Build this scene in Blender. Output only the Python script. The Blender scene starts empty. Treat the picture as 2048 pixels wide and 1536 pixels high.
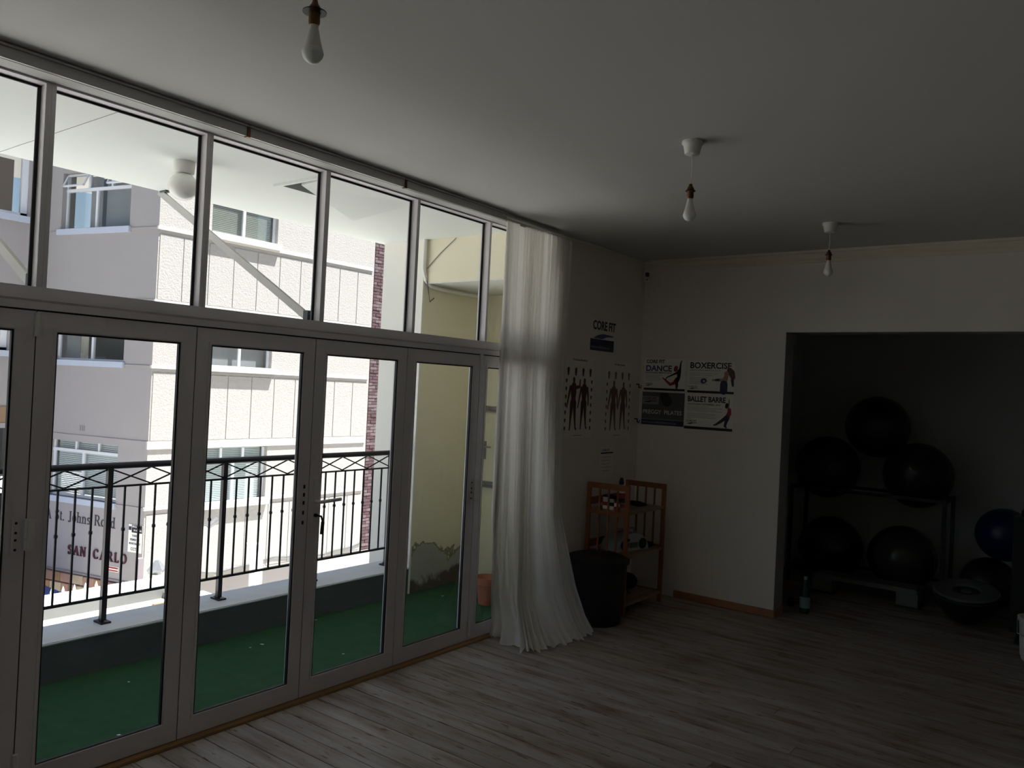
import bpy, bmesh, math, random
from mathutils import Vector, Matrix
random.seed(7)
PI = math.pi
C = bpy.context.scene.collection
S = bpy.context.scene

# ------------------------------------------------------------------ camera
F_PX, YAW, PITCH, ROLL = 1602.715, -0.6463, 0.0061, 0.0486
CAM = Vector((3.5924, 0.0, 1.8))
fw = Vector((math.cos(PITCH)*math.sin(YAW), math.cos(PITCH)*math.cos(YAW), math.sin(PITCH)))
rt = Vector((math.cos(YAW), -math.sin(YAW), 0)); upv = rt.cross(fw)
r2 = math.cos(ROLL)*rt + math.sin(ROLL)*upv
u2 = -math.sin(ROLL)*rt + math.cos(ROLL)*upv
cd = bpy.data.cameras.new('camera'); cam = bpy.data.objects.new('camera', cd); C.objects.link(cam)
m3 = Matrix((r2, u2, -fw)).transposed()
cam.matrix_world = Matrix.Translation(CAM) @ m3.to_4x4()
cd.sensor_fit = 'HORIZONTAL'; cd.sensor_width = 36; cd.lens = F_PX/2048*36; cd.clip_start = .05; cd.clip_end = 300
S.camera = cam

# ------------------------------------------------------------------ world, sun, exposure
SUN_DIR = Vector((.30, .25, .92)).normalized()
w = bpy.data.worlds.new('sky'); S.world = w; w.use_nodes = True
nt = w.node_tree; bg = nt.nodes['Background']
sky = nt.nodes.new('ShaderNodeTexSky'); sky.sky_type = 'NISHITA'; sky.sun_disc = False
sky.sun_elevation = math.asin(SUN_DIR.z); sky.sun_rotation = math.atan2(SUN_DIR.x, SUN_DIR.y)
sky.altitude = 10; sky.dust_density = 3.0; sky.ozone_density = 1.0
nt.links.new(sky.outputs[0], bg.inputs[0]); bg.inputs[1].default_value = 0.085
sl = bpy.data.lights.new('sun', 'SUN'); sl.energy = 7.2; sl.angle = math.radians(.55); sl.color = (1, .985, .955)
so = bpy.data.objects.new('sun', sl); C.objects.link(so); so.rotation_euler = (-SUN_DIR).to_track_quat('-Z', 'Y').to_euler()
so.location = (0, 0, 20)
vs = S.view_settings
S.display_settings.display_device = 'sRGB'
vs.view_transform = 'Standard'; vs.look = 'None'; vs.gamma = 1; vs.use_curve_mapping = False
vs.exposure = 1.1
S.cycles.diffuse_bounces = 8; S.cycles.max_bounces = 16; S.cycles.transparent_max_bounces = 24

# ------------------------------------------------------------------ materials
def mat(name, col, rough=.6, metal=0, noise=None, bump=None, trans=None, spec=None, emit=None, alpha=None):
    """noise=(scale, amount, stretch xyz)  bump=(scale, strength)"""
    m = bpy.data.materials.new(name); m.use_nodes = True
    n = m.node_tree.nodes; L = m.node_tree.links; b = n['Principled BSDF']
    b.inputs['Base Color'].default_value = (*col, 1); b.inputs['Roughness'].default_value = rough
    b.inputs['Metallic'].default_value = metal
    if spec is not None: b.inputs['Specular IOR Level'].default_value = spec
    tc = n.new('ShaderNodeTexCoord')
    if noise:
        mp = n.new('ShaderNodeMapping'); L.new(tc.outputs['Object'], mp.inputs[0])
        mp.inputs['Scale'].default_value = noise[2] if len(noise) > 2 else (1, 1, 1)
        t = n.new('ShaderNodeTexNoise'); t.inputs['Scale'].default_value = noise[0]; t.inputs['Detail'].default_value = 5
        L.new(mp.outputs[0], t.inputs['Vector'])
        mx = n.new('ShaderNodeMix'); mx.data_type = 'RGBA'
        k = noise[1]
        mx.inputs[6].default_value = (*[c*(1-k) for c in col], 1); mx.inputs[7].default_value = (*[min(1, c*(1+k)) for c in col], 1)
        L.new(t.outputs[0], mx.inputs[0]); L.new(mx.outputs[2], b.inputs['Base Color'])
    if bump:
        t2 = n.new('ShaderNodeTexNoise'); t2.inputs['Scale'].default_value = bump[0]; t2.inputs['Detail'].default_value = 4
        L.new(tc.outputs['Object'], t2.inputs['Vector'])
        bp = n.new('ShaderNodeBump'); bp.inputs['Strength'].default_value = bump[1]
        bp.inputs['Distance'].default_value = bump[2] if len(bump) > 2 else .005
        L.new(t2.outputs[0], bp.inputs['Height']); L.new(bp.outputs[0], b.inputs['Normal'])
    return m

def glass_mat(name, tint=(.975, .985, .98), ior=1.45):
    m = bpy.data.materials.new(name); m.use_nodes = True
    n = m.node_tree.nodes; L = m.node_tree.links; n.clear()
    o = n.new('ShaderNodeOutputMaterial'); t = n.new('ShaderNodeBsdfTransparent'); t.inputs[0].default_value = (*tint, 1)
    g = n.new('ShaderNodeBsdfGlossy'); g.inputs['Roughness'].default_value = .0
    f = n.new('ShaderNodeFresnel'); f.inputs[0].default_value = ior
    gm = n.new('ShaderNodeNewGeometry'); iv = n.new('ShaderNodeMath'); iv.operation = 'SUBTRACT'; iv.inputs[0].default_value = 1; L.new(gm.outputs['Backfacing'], iv.inputs[1])
    ml = n.new('ShaderNodeMath'); ml.operation = 'MULTIPLY'; L.new(f.outputs[0], ml.inputs[0]); L.new(iv.outputs[0], ml.inputs[1])
    x = n.new('ShaderNodeMixShader'); L.new(ml.outputs[0], x.inputs[0]); L.new(t.outputs[0], x.inputs[1]); L.new(g.outputs[0], x.inputs[2])
    L.new(x.outputs[0], o.inputs[0]); return m

M = {}
M['wall'] = mat('cream_plaster', (.87, .83, .765), .9, noise=(3, .04), bump=(60, .25, .003))
M['wall_left'] = mat('grey_cream_plaster', (.85, .81, .75), .9, noise=(3, .04), bump=(60, .25, .003))
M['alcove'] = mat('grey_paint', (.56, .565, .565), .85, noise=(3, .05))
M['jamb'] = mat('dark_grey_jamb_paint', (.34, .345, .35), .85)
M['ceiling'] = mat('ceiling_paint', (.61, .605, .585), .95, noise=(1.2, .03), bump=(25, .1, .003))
M['cornice'] = mat('cornice_paint', (.84, .78, .65), .7)
M['dark_room'] = mat('room_rear_paint', (.50, .47, .43), .9)
M['alu'] = mat('white_aluminium', (.76, .73, .75), .45, noise=(2, .03))
M['head_white'] = mat('head_white_paint', (.80, .78, .72), .6)
M['gasket'] = mat('black_gasket', (.008, .008, .009), .6)
M['sillwood'] = mat('threshold_wood', (.34, .19, .075), .6, noise=(14, .35, (1, .1, 1)))
M['skirt'] = mat('skirting_wood', (.42, .19, .09), .5, noise=(10, .2))
M['glass'] = glass_mat('window_glass')
M['rail'] = mat('curtain_rail_metal', (.45, .44, .43), .4, .3)
M['white'] = mat('white_plastic', (.78, .77, .73), .4)
M['opal'] = mat('opal_glass', (.93, .92, .87), .25)
M['brass'] = mat('tarnished_brass', (.16, .08, .035), .4, .7, noise=(30, .4))
M['black_metal'] = mat('black_paint_metal', (.012, .010, .014), .45)
M['turf'] = mat('green_turf', (.012, .078, .023), .95, noise=(9, .3), bump=(400, .8, .006))
M['slate'] = mat('parapet_slate_paint', (.085, .105, .11), .8, noise=(4, .45), bump=(30, .3, .004))
M['parapet_top'] = mat('parapet_top_paint', (.74, .75, .74), .85, noise=(7, .14), bump=(40, .3, .003))
M['soffit'] = mat('soffit_board', (.74, .765, .735), .9, noise=(1.5, .02))
M['pillar'] = mat('pillar_cream', (.84, .82, .75), .9, noise=(2, .03), bump=(50, .1, .003))
M['facade'] = mat('facade_plaster', (.365, .345, .345), .95, noise=(1.5, .03), bump=(22, .2, .008))
M['rough'] = mat('roughcast', (.39, .375, .36), .95, noise=(14, .08), bump=(30, .7, .012))
M['band'] = mat('white_band', (.58, .56, .54), .9, noise=(3, .04))
M['wframe'] = mat('white_window_frame', (.72, .75, .80), .4)
M['blue_sill'] = mat('blue_grey_sill', (.48, .53, .64), .6)
M['bglass'] = glass_mat('facade_glass', (.86, .88, .88), 1.65)
M['dark'] = mat('dark_interior', (.10, .11, .12), .9)
M['greyroom'] = mat('grey_blind_cloth', (.40, .39, .40), .9, noise=(4, .1))
M['blind'] = mat('blind_slat', (.80, .86, .86), .6)
M['blind_dark'] = mat('dark_blind_slat', (.34, .34, .28), .6)
M['brick'] = mat('red_brick', (.085, .045, .052), .85, noise=(20, .55))
M['brick2'] = mat('brown_brick', (.14, .10, .11), .85, noise=(20, .5))
M['mortar'] = mat('mortar', (.26, .23, .25), .9)
M['concrete'] = mat('street_concrete', (.58, .555, .51), .95, noise=(.7, .12))
M['whitewash'] = mat('whitewash', (.84, .84, .83), .9, noise=(2, .05))
M['terracotta'] = mat('terracotta', (.48, .17, .09), .8, noise=(12, .12))
M['upstand'] = mat('upstand_shade', (.15, .15, .145), .9, noise=(3, .15))  # dark grey stands in for shade on the white upstand
M['blue'] = mat('blue_fabric', (.045, .085, .26), .8, noise=(3, .1))
M['ink'] = mat('dark_lettering', (.05, .045, .06), .6)
M['maroon'] = mat('maroon_lettering', (.07, .02, .035), .5)
M['brownpaint'] = mat('brown_paint', (.30, .20, .12), .8)
M['steel'] = mat('galvanised_steel', (.30, .31, .32), .4, .6, noise=(20, .2))
M['paper'] = mat('white_paper', (.93, .91, .85), .6)
M['papergrey'] = mat('grey_paper', (.89, .85, .80), .6)
M['pblack'] = mat('print_black', (.012, .012, .012), .5)
M['pgrey'] = mat('print_grey', (.10, .105, .105), .5)
M['pgreyl'] = mat('print_light_grey', (.33, .33, .33), .5)
M['pmid'] = mat('print_text_grey', (.38, .34, .30), .5)
M['pblue'] = mat('print_blue', (.07, .07, .22), .5)
M['pnavy'] = mat('print_navy', (.02, .025, .07), .5)
M['pred'] = mat('print_red', (.36, .03, .03), .5)
M['pskin'] = mat('print_skin', (.50, .25, .18), .5)
M['pmuscle'] = mat('print_muscle', (.10, .035, .03), .5)
M['pmuscle2'] = mat('print_faded_muscle', (.22, .12, .11), .5)
M['pine'] = mat('orange_pine', (.32, .12, .042), .5, noise=(9, .2, (1, 1, .2)))
M['pine_pale'] = mat('pale_pine', (.32, .225, .14), .5, noise=(9, .2))
M['bin'] = mat('black_bin_plastic', (.010, .010, .012), .5)
M['rubber'] = mat('black_rubber', (.012, .012, .014), .38, noise=(5, .1))
M['rubbergrey'] = mat('dark_grey_rubber', (.035, .035, .037), .2)
M['rubberblue'] = mat('blue_rubber', (.008, .02, .09), .3)
M['stepgrey'] = mat('grey_step_plastic', (.17, .17, .17), .5)
M['discgrey'] = mat('grey_platform_plastic', (.13, .13, .135), .5)
M['bottle'] = mat('green_bottle', (.01, .06, .045), .15)
M['label'] = mat('bottle_label', (.20, .36, .36), .6)
M['silver'] = mat('silver_plastic', (.40, .42, .45), .35, .2)
M['darkcloth'] = mat('dark_cloth', (.02, .02, .025), .9)
M['stone'] = [mat('sandstone_%s' % n_, c, .9, noise=(9, .2), bump=(20, .5, .01)) for n_, c in
              [('tan', (.42, .32, .22)), ('pink', (.40, .24, .19)), ('brown', (.22, .15, .12)), ('buff', (.50, .41, .30)), ('rust', (.36, .21, .12))]]

def yellow_mat():
    m = mat('yellow_wall_paint', (.56, .49, .30), .9, bump=(40, .2, .004))
    n = m.node_tree.nodes; L = m.node_tree.links; b = n['Principled BSDF']
    g = n.new('ShaderNodeNewGeometry'); sx = n.new('ShaderNodeSeparateXYZ'); L.new(g.outputs['Position'], sx.inputs[0])
    t = n.new('ShaderNodeTexNoise'); t.inputs['Scale'].default_value = 3.5; t.inputs['Detail'].default_value = 8; L.new(g.outputs['Position'], t.inputs['Vector'])
    a = n.new('ShaderNodeMath'); a.operation = 'MULTIPLY_ADD'; L.new(t.outputs[0], a.inputs[0]); a.inputs[1].default_value = -.9; L.new(sx.outputs[2], a.inputs[2])
    r = n.new('ShaderNodeValToRGB'); L.new(a.outputs[0], r.inputs[0])
    e = r.color_ramp.elements; e[0].position = 0; e[0].color = (.09, .075, .05, 1); e[1].position = 1; e[1].color = (.82, .77, .60, 1)
    a2 = n.new('ShaderNodeMath'); a2.operation = 'ADD'; a2.inputs[1].default_value = .62; L.new(a.outputs[0], a2.inputs[0]); L.new(a2.outputs[0], r.inputs[0])
    for p, c in ((.28, (.12, .10, .075)), (.34, (.40, .40, .36)), (.50, (.42, .42, .37)), (.53, (.20, .17, .11)), (.55, (.80, .75, .58))):
        x = e.new(p); x.color = (*c, 1)
    L.new(r.outputs[0], b.inputs['Base Color']); return m
M['yellow'] = yellow_mat()
M['door_yellow'] = mat('door_paint', (.78, .76, .58), .6, noise=(3, .05))

def plank_mat():
    m = bpy.data.materials.new('worn_plank'); m.use_nodes = True
    n = m.node_tree.nodes; L = m.node_tree.links; b = n['Principled BSDF']; b.inputs['Roughness'].default_value = .55
    b.inputs['Specular IOR Level'].default_value = .35
    g = n.new('ShaderNodeNewGeometry'); oi = n.new('ShaderNodeObjectInfo')
    cmb = n.new('ShaderNodeCombineXYZ'); L.new(oi.outputs['Random'], cmb.inputs[1])
    sc = n.new('ShaderNodeVectorMath'); sc.operation = 'SCALE'; sc.inputs['Scale'].default_value = 9; L.new(cmb.outputs[0], sc.inputs[0])
    ad = n.new('ShaderNodeVectorMath'); L.new(g.outputs['Position'], ad.inputs[0]); L.new(sc.outputs[0], ad.inputs[1])
    def nz(scale, st, det=6):
        mp = n.new('ShaderNodeMapping'); mp.inputs['Scale'].default_value = st; L.new(ad.outputs[0], mp.inputs[0])
        t = n.new('ShaderNodeTexNoise'); t.inputs['Scale'].default_value = scale; t.inputs['Detail'].default_value = det; L.new(mp.outputs[0], t.inputs['Vector']); return t
    t1 = nz(2.2, (.9, 5, 1)); t2 = nz(6, (.5, 18, 1)); t3 = nz(9, (.8, 4, 1), 3)
    r1 = n.new('ShaderNodeValToRGB'); L.new(t1.outputs[0], r1.inputs[0])
    e = r1.color_ramp.elements; e[0].position = .33; e[0].color = (.21, .15, .115, 1); e[1].position = .68; e[1].color = (.44, .405, .38, 1)
    x = e.new(.47); x.color = (.34, .29, .25, 1)
    r2_ = n.new('ShaderNodeValToRGB'); L.new(t2.outputs[0], r2_.inputs[0]); q = r2_.color_ramp.elements
    q[0].position = .32; q[0].color = (.87, .84, .81, 1); q[1].position = .62; q[1].color = (1.0, 1.0, 1.0, 1)
    r3 = n.new('ShaderNodeValToRGB'); L.new(t3.outputs[0], r3.inputs[0]); q = r3.color_ramp.elements
    q[0].position = .31; q[0].color = (.52, .36, .28, 1); q[1].position = .38; q[1].color = (1, 1, 1, 1)
    a = n.new('ShaderNodeMix'); a.data_type = 'RGBA'; a.blend_type = 'MULTIPLY'; a.inputs[0].default_value = 1
    L.new(r1.outputs[0], a.inputs[6]); L.new(r2_.outputs[0], a.inputs[7])
    a2 = n.new('ShaderNodeMix'); a2.data_type = 'RGBA'; a2.blend_type = 'MULTIPLY'; a2.inputs[0].default_value = 1
    L.new(a.outputs[2], a2.inputs[6]); L.new(r3.outputs[0], a2.inputs[7])
    v = n.new('ShaderNodeMath'); v.operation = 'MULTIPLY_ADD'; v.inputs[1].default_value = .20; v.inputs[2].default_value = .86; L.new(oi.outputs['Random'], v.inputs[0])
    a3 = n.new('ShaderNodeVectorMath'); a3.operation = 'SCALE'; L.new(a2.outputs[2], a3.inputs[0]); L.new(v.outputs[0], a3.inputs['Scale'])
    L.new(a3.outputs[0], b.inputs['Base Color'])
    bp = n.new('ShaderNodeBump'); bp.inputs['Strength'].default_value = .4; bp.inputs['Distance'].default_value = .003; L.new(t2.outputs[0], bp.inputs['Height']); L.new(bp.outputs[0], b.inputs['Normal'])
    return m
M['plank'] = plank_mat()

def fabric_mat():
    m = bpy.data.materials.new('curtain_cloth'); m.use_nodes = True
    n = m.node_tree.nodes; L = m.node_tree.links; n.clear()
    o = n.new('ShaderNodeOutputMaterial'); d = n.new('ShaderNodeBsdfDiffuse'); t = n.new('ShaderNodeBsdfTranslucent'); x = n.new('ShaderNodeMixShader')
    d.inputs[0].default_value = (.86, .84, .80, 1); t.inputs[0].default_value = (.92, .90, .86, 1); x.inputs[0].default_value = .42
    tc = n.new('ShaderNodeTexCoord'); nz = n.new('ShaderNodeTexNoise'); nz.inputs['Scale'].default_value = 500
    L.new(tc.outputs['Object'], nz.inputs['Vector']); bp = n.new('ShaderNodeBump'); bp.inputs['Strength'].default_value = .3; bp.inputs['Distance'].default_value = .001
    L.new(nz.outputs[0], bp.inputs['Height']); L.new(bp.outputs[0], d.inputs['Normal'])
    L.new(d.outputs[0], x.inputs[1]); L.new(t.outputs[0], x.inputs[2]); L.new(x.outputs[0], o.inputs[0]); return m
M['curtain'] = fabric_mat()

# ------------------------------------------------------------------ helpers
class MB:
    def __init__(s, mw=None): s.bm = bmesh.new(); s.mw = mw or Matrix()
    def v(s, p): return s.bm.verts.new(s.mw @ Vector(p))
    def box(s, x0, x1, y0, y1, z0, z1, bev=0):
        g = [s.v((x, y, z)) for x in (x0, x1) for y in (y0, y1) for z in (z0, z1)]
        fs = [s.bm.faces.new([g[i] for i in f]) for f in ((0, 1, 3, 2), (4, 6, 7, 5), (0, 4, 5, 1), (2, 3, 7, 6), (0, 2, 6, 4), (1, 5, 7, 3))]
        if bev:
            ed = list({e for f in fs for e in f.edges})
            bmesh.ops.bevel(s.bm, geom=ed, offset=bev, segments=2, affect='EDGES')
        return s
    def prism(s, pts, w0, w1):
        """pts in (u,v), extruded along third axis"""
        a = [s.v((p[0], p[1], w0)) for p in pts]; b = [s.v((p[0], p[1], w1)) for p in pts]; n = len(pts)
        s.bm.faces.new(list(reversed(a))); s.bm.faces.new(b)
        for i in range(n): s.bm.faces.new([a[i], a[(i+1) % n], b[(i+1) % n], b[i]])
        return s
    def lathe(s, prof, seg=24, c=(0, 0, 0), cap=True):
        rings = []
        for r, z in prof:
            rings.append([s.v((c[0]+r*math.cos(2*PI*i/seg), c[1]+r*math.sin(2*PI*i/seg), c[2]+z)) for i in range(seg)])
        for a, b in zip(rings, rings[1:]):
            for i in range(seg): s.bm.faces.new([a[i], a[(i+1) % seg], b[(i+1) % seg], b[i]])
        if cap:
            s.bm.faces.new(list(reversed(rings[0]))); s.bm.faces.new(rings[-1])
        return s
    def tube(s, pts, r, seg=8, rr=None):
        pts = [Vector(p) for p in pts]; rings = []
        for i, p in enumerate(pts):
            t = (pts[min(i+1, len(pts)-1)]-pts[max(i-1, 0)]).normalized()
            a = t.cross(Vector((0, 0, 1)) if abs(t.z) < .95 else Vector((1, 0, 0))).normalized(); b = t.cross(a)
            q = rr[i] if rr else r
            rings.append([s.v(p+q*(math.cos(2*PI*k/seg)*a+math.sin(2*PI*k/seg)*b)) for k in range(seg)])
        for a, b in zip(rings, rings[1:]):
            for i in range(seg): s.bm.faces.new([a[i], a[(i+1) % seg], b[(i+1) % seg], b[i]])
        s.bm.faces.new(list(reversed(rings[0]))); s.bm.faces.new(rings[-1]); return s
    def bar(s, p0, p1, w, h):
        p0 = Vector(p0); p1 = Vector(p1); t = (p1-p0).normalized()
        a = t.cross(Vector((0, 0, 1)) if abs(t.z) < .95 else Vector((1, 0, 0))).normalized()*w/2; b = t.cross(a).normalized()*h/2
        q = [s.v(p+i*a+j*b) for p in (p0, p1) for i, j in ((-1, -1), (1, -1), (1, 1), (-1, 1))]
        for f in ((3, 2, 1, 0), (4, 5, 6, 7), (0, 1, 5, 4), (1, 2, 6, 5), (2, 3, 7, 6), (3, 0, 4, 7)): s.bm.faces.new([q[i] for i in f])
        return s
    def quad(s, *p): s.bm.faces.new([s.v(x) for x in p]); return s
    def sphere(s, c, r, seg=32, sz=1):
        m = bmesh.ops.create_uvsphere(s.bm, u_segments=seg, v_segments=seg//2, radius=r)
        for v in m['verts']: v.co = s.mw @ (Vector((v.co.x, v.co.y, v.co.z*sz))+Vector(c))
        return s
    def build(s, name, m, parent=None, smooth=False, loc=None, kind=None, label=None):
        bmesh.ops.recalc_face_normals(s.bm, faces=s.bm.faces)
        me = bpy.data.meshes.new(name); s.bm.to_mesh(me); s.bm.free()
        if smooth:
            for p in me.polygons: p.use_smooth = True
            try: me.set_sharp_from_angle(angle=math.radians(40))
            except Exception: pass
        me.materials.append(M[m] if isinstance(m, str) else m)
        o = bpy.data.objects.new(name, me); C.objects.link(o)
        if parent: o.parent = parent
        if loc: o.location = loc
        if kind: o['kind'] = kind
        if label: o['label'] = label
        return o
def tag(o, label, cat, group=None, kind=None):
    o['label'] = label; o['category'] = cat
    if group: o['group'] = group
    if kind: o['kind'] = kind
    return o
def empty(name, loc=(0, 0, 0), rz=0):
    o = bpy.data.objects.new(name, None); C.objects.link(o); o.location = loc; o.rotation_euler = (0, 0, rz); o.empty_display_size = .1; return o
def thing(name, label, cat, loc=(0, 0, 0), rz=0, group=None): return tag(empty(name, loc, rz), label, cat, group)
def struct(name, mb, m, label=None, **k):
    o = mb.build(name, m, kind='structure', label=label, **k); return o
def copy_tree(o, parent=None):
    c = o.copy(); C.objects.link(c)
    if parent: c.parent = parent
    for ch in o.children: copy_tree(ch, c)
    return c
def holes_boxes(mb, u0, u1, v0, v1, w0, w1, holes):
    """wall in (u,v,w) local coordinates with rectangular holes"""
    us = sorted({u0, u1, *[a for h in holes for a in h[:2] if u0 < a < u1]}); vs_ = sorted({v0, v1, *[a for h in holes for a in h[2:] if v0 < a < v1]})
    for i in range(len(us)-1):
        run = None
        for j in range(len(vs_)-1):
            cu, cv = (us[i]+us[i+1])/2, (vs_[j]+vs_[j+1])/2
            hit = any(h[0] < cu < h[1] and h[2] < cv < h[3] for h in holes)
            if not hit:
                run = (run[0], vs_[j+1]) if run else (vs_[j], vs_[j+1])
            if (hit or j == len(vs_)-2) and run:
                mb.box(us[i], us[i+1], run[0], run[1], w0, w1); run = None
    return mb
def face(origin, u, v=(0, 0, 1)):
    u = Vector(u).normalized(); v = Vector(v).normalized(); ww = u.cross(v)
    m = Matrix((u, v, ww)).transposed().to_4x4(); return Matrix.Translation(Vector(origin)) @ m
def text(s, size, m, name, parent, mw, u, v, wo=.0015, bold=0.0, align='LEFT', spacing=1.0, xs=1.0, depth=0.0003, shear=0):
    c = bpy.data.curves.new('t', 'FONT'); c.body = s; c.size = size; c.align_x = align; c.offset = bold; c.space_character = spacing; c.extrude = depth; c.resolution_u = 3; c.shear = shear
    o = bpy.data.objects.new('t', c); me = bpy.data.meshes.new_from_object(o); bpy.data.objects.remove(o)
    me.name = name; me.transform(mw @ Matrix.Translation((u, v, wo)) @ Matrix.Diagonal((xs, 1, 1, 1)))
    me.materials.clear(); me.materials.append(M[m]); o = bpy.data.objects.new(name, me); C.objects.link(o); o.parent = parent
    return o

# ------------------------------------------------------------------ geometry constants
YB = 6.71; CEIL = 3.045; XL = .03
LEAF = [0.005, .734, 1.4625, 2.1913, 2.9205, 3.6500, 4.3790, 5.108]
Y_FRONT = -3.0; X_RIGHT = 6.6; YALC = 9.2; XALC0, XALC1 = .75, 4.3; OX0, OX1, OZ = 1.37, 4.0, 2.385

# ------------------------------------------------------------------ room shell
fl = empty('floor'); fl['kind'] = 'structure'
MB().box(.0, X_RIGHT, Y_FRONT, YALC, -.10, -.022).build('subfloor', 'dark', fl)
PW = .118
proto = {}
y = Y_FRONT
k = 0
while y < YALC-.01:
    x0, x1 = (.045, X_RIGHT) if y < YB-.02 else (XALC0, XALC1)
    cuts = [x0]
    if random.random() < .45: cuts.append(random.uniform(x0+1, x1-1))
    cuts.append(x1)
    for a, b in zip(cuts, cuts[1:]):
        MB().box(a+.0012, b-.0012, y+.002, min(y+PW, YALC)-.002, -.022, random.uniform(-.0015, 0), .0012).build('plank', 'plank', fl)
    y += PW; k += 1
struct('ceiling', MB().box(-.01, X_RIGHT, Y_FRONT, YB, CEIL, CEIL+.25), 'ceiling')
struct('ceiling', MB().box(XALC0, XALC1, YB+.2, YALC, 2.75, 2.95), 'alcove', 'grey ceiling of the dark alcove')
wl = MB().box(-.25, XL, 5.13, YB+.2, -.1, CEIL)
struct('wall_left', wl, 'wall_left')
wb = MB(face((0, YB, 0), (1, 0, 0)))
holes_boxes(wb, 0, X_RIGHT, 0, CEIL, -.21, 0, [(OX0, OX1, -1, OZ)])
struct('wall_back', wb, 'wall')
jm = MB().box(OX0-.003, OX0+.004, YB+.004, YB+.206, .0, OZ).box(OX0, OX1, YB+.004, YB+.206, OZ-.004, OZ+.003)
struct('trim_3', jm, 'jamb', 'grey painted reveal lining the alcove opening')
struct('wall_right', MB().box(X_RIGHT, X_RIGHT+.2, Y_FRONT, YB, -.1, CEIL), 'dark_room')
struct('wall_front', MB().box(-.1, X_RIGHT, Y_FRONT-.2, Y_FRONT, -.1, CEIL), 'dark_room')
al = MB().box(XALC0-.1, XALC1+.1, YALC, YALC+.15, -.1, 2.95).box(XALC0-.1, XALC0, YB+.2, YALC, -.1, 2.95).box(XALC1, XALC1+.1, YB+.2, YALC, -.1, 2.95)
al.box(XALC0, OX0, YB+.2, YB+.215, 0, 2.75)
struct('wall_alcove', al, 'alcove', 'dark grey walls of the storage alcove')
struct('baseboard_back', MB().box(.47, OX0+.012, YB-.016, YB, 0, .062, .004).box(OX0, OX0+.014, YB, YB+.2, 0, .06), 'skirt')
cn = MB(face((0, YB, 0), (1, 0, 0)))
P = Matrix(((0, 0, 1, 0), (-1, 0, 0, YB), (0, 1, 0, 0), (0, 0, 0, 1)))  # (w outwards, z, x along)
cn = MB(P).prism([(0, 2.955), (.018, 2.955), (.022, 2.972), (.022, 2.982), (.036, 2.990), (.052, 3.004), (.058, 3.014), (.058, 3.022), (.078, 3.026), (.082, 3.040), (.082, CEIL), (0, CEIL)], XL, X_RIGHT)
struct('trim_1', cn, 'cornice', 'moulded cream cornice along the back wall')
struct('trim_2', MB().box(-.03, .045, -2.9, 5.13, -.02, .010, .004), 'sillwood', 'brown wooden threshold strip below the folding doors')

# ------------------------------------------------------------------ glazed front
ZB, ZT, ZD = 2.128, 2.956, 2.030
YW0, YW1 = -3.0, 5.13
ZT = 2.976
head = MB().box(-.09, .0, YW0, YW1, ZT, CEIL)
struct('trim_7', MB().box(.0, .100, YW0, YW1, 2.984, CEIL, .001), 'ceiling', 'white painted lintel strip above the glazing')
struct('trim_4', head, 'alu', 'white aluminium head rail above the upper panes')
tr = MB(Matrix(((1, 0, 0, 0), (0, 0, -1, 0), (0, 1, 0, 0), (0, 0, 0, 1))))
tr = MB(Matrix(((1, 0, 0, 0), (0, 0, 1, 0), (0, 1, 0, 0), (0, 0, 0, 1))))   # (x, z, y)
tr.prism([(-.09, ZD+.004), (.008, ZD+.004), (.008, ZD+.034), (.004, ZD+.036), (.010, ZD+.045), (.008, ZD+.060), (.0, ZB), (-.09, ZB)], YW0, YW1)
struct('trim_5', tr, 'alu', 'aluminium transom beam between doors and upper panes')
panes = [(-2.150, -1.487), (-1.421, -.758), (-.690, -.027), (.04, .70), (.766, 1.4334), (1.494, 2.1603), (2.2272, 2.8911), (2.9661, 3.6192), (3.7006, 4.3478), (4.4365, 5.06)]  # first three panes are unseen, added to let in more daylight
edges = [panes[0][0]-.065]
bars_y = []
for i, (a, b) in enumerate(panes):
    win = empty('window_%d' % (i+1))
    if b < 0: b = b/1.0173; win['kind'] = 'structure'
    # frame of four bars, depth .09, stopped on the glass line
    fr = MB()
    d0, d1 = -.088, -.000
    b = b*1.0173
    lo = a-.035 if i else a-.06; hi = b+.035 if i < len(panes)-1 else 5.13
    if i: lo = (panes[i-1][1]*(1.0173 if panes[i-1][1] > 0 else 1)+a)/2+.0004
    if i < len(panes)-1: hi = (b+panes[i+1][0])/2-.0004
    fr.box(d0, d1, lo, a, ZB, ZT); fr.box(d0, d1, b, hi, ZB, ZT)
    fr.box(-.020, -.002, b-.004, b, ZB, ZT)
    fr.build('window_frame', 'alu', win)
    gk = MB().box(-.066, -.058, a, a+.006, ZB, ZT).box(-.066, -.058, b-.014, b, ZB, ZT).box(-.066, -.058, a, b, ZT-.010, ZT).box(-.066, -.058, a, b, ZB, ZB+.004)
    gk.build('gasket', 'gasket', win)
    MB().box(-.064, -.060, a, b, ZB, ZT).build('pane', 'glass', win)

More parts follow.
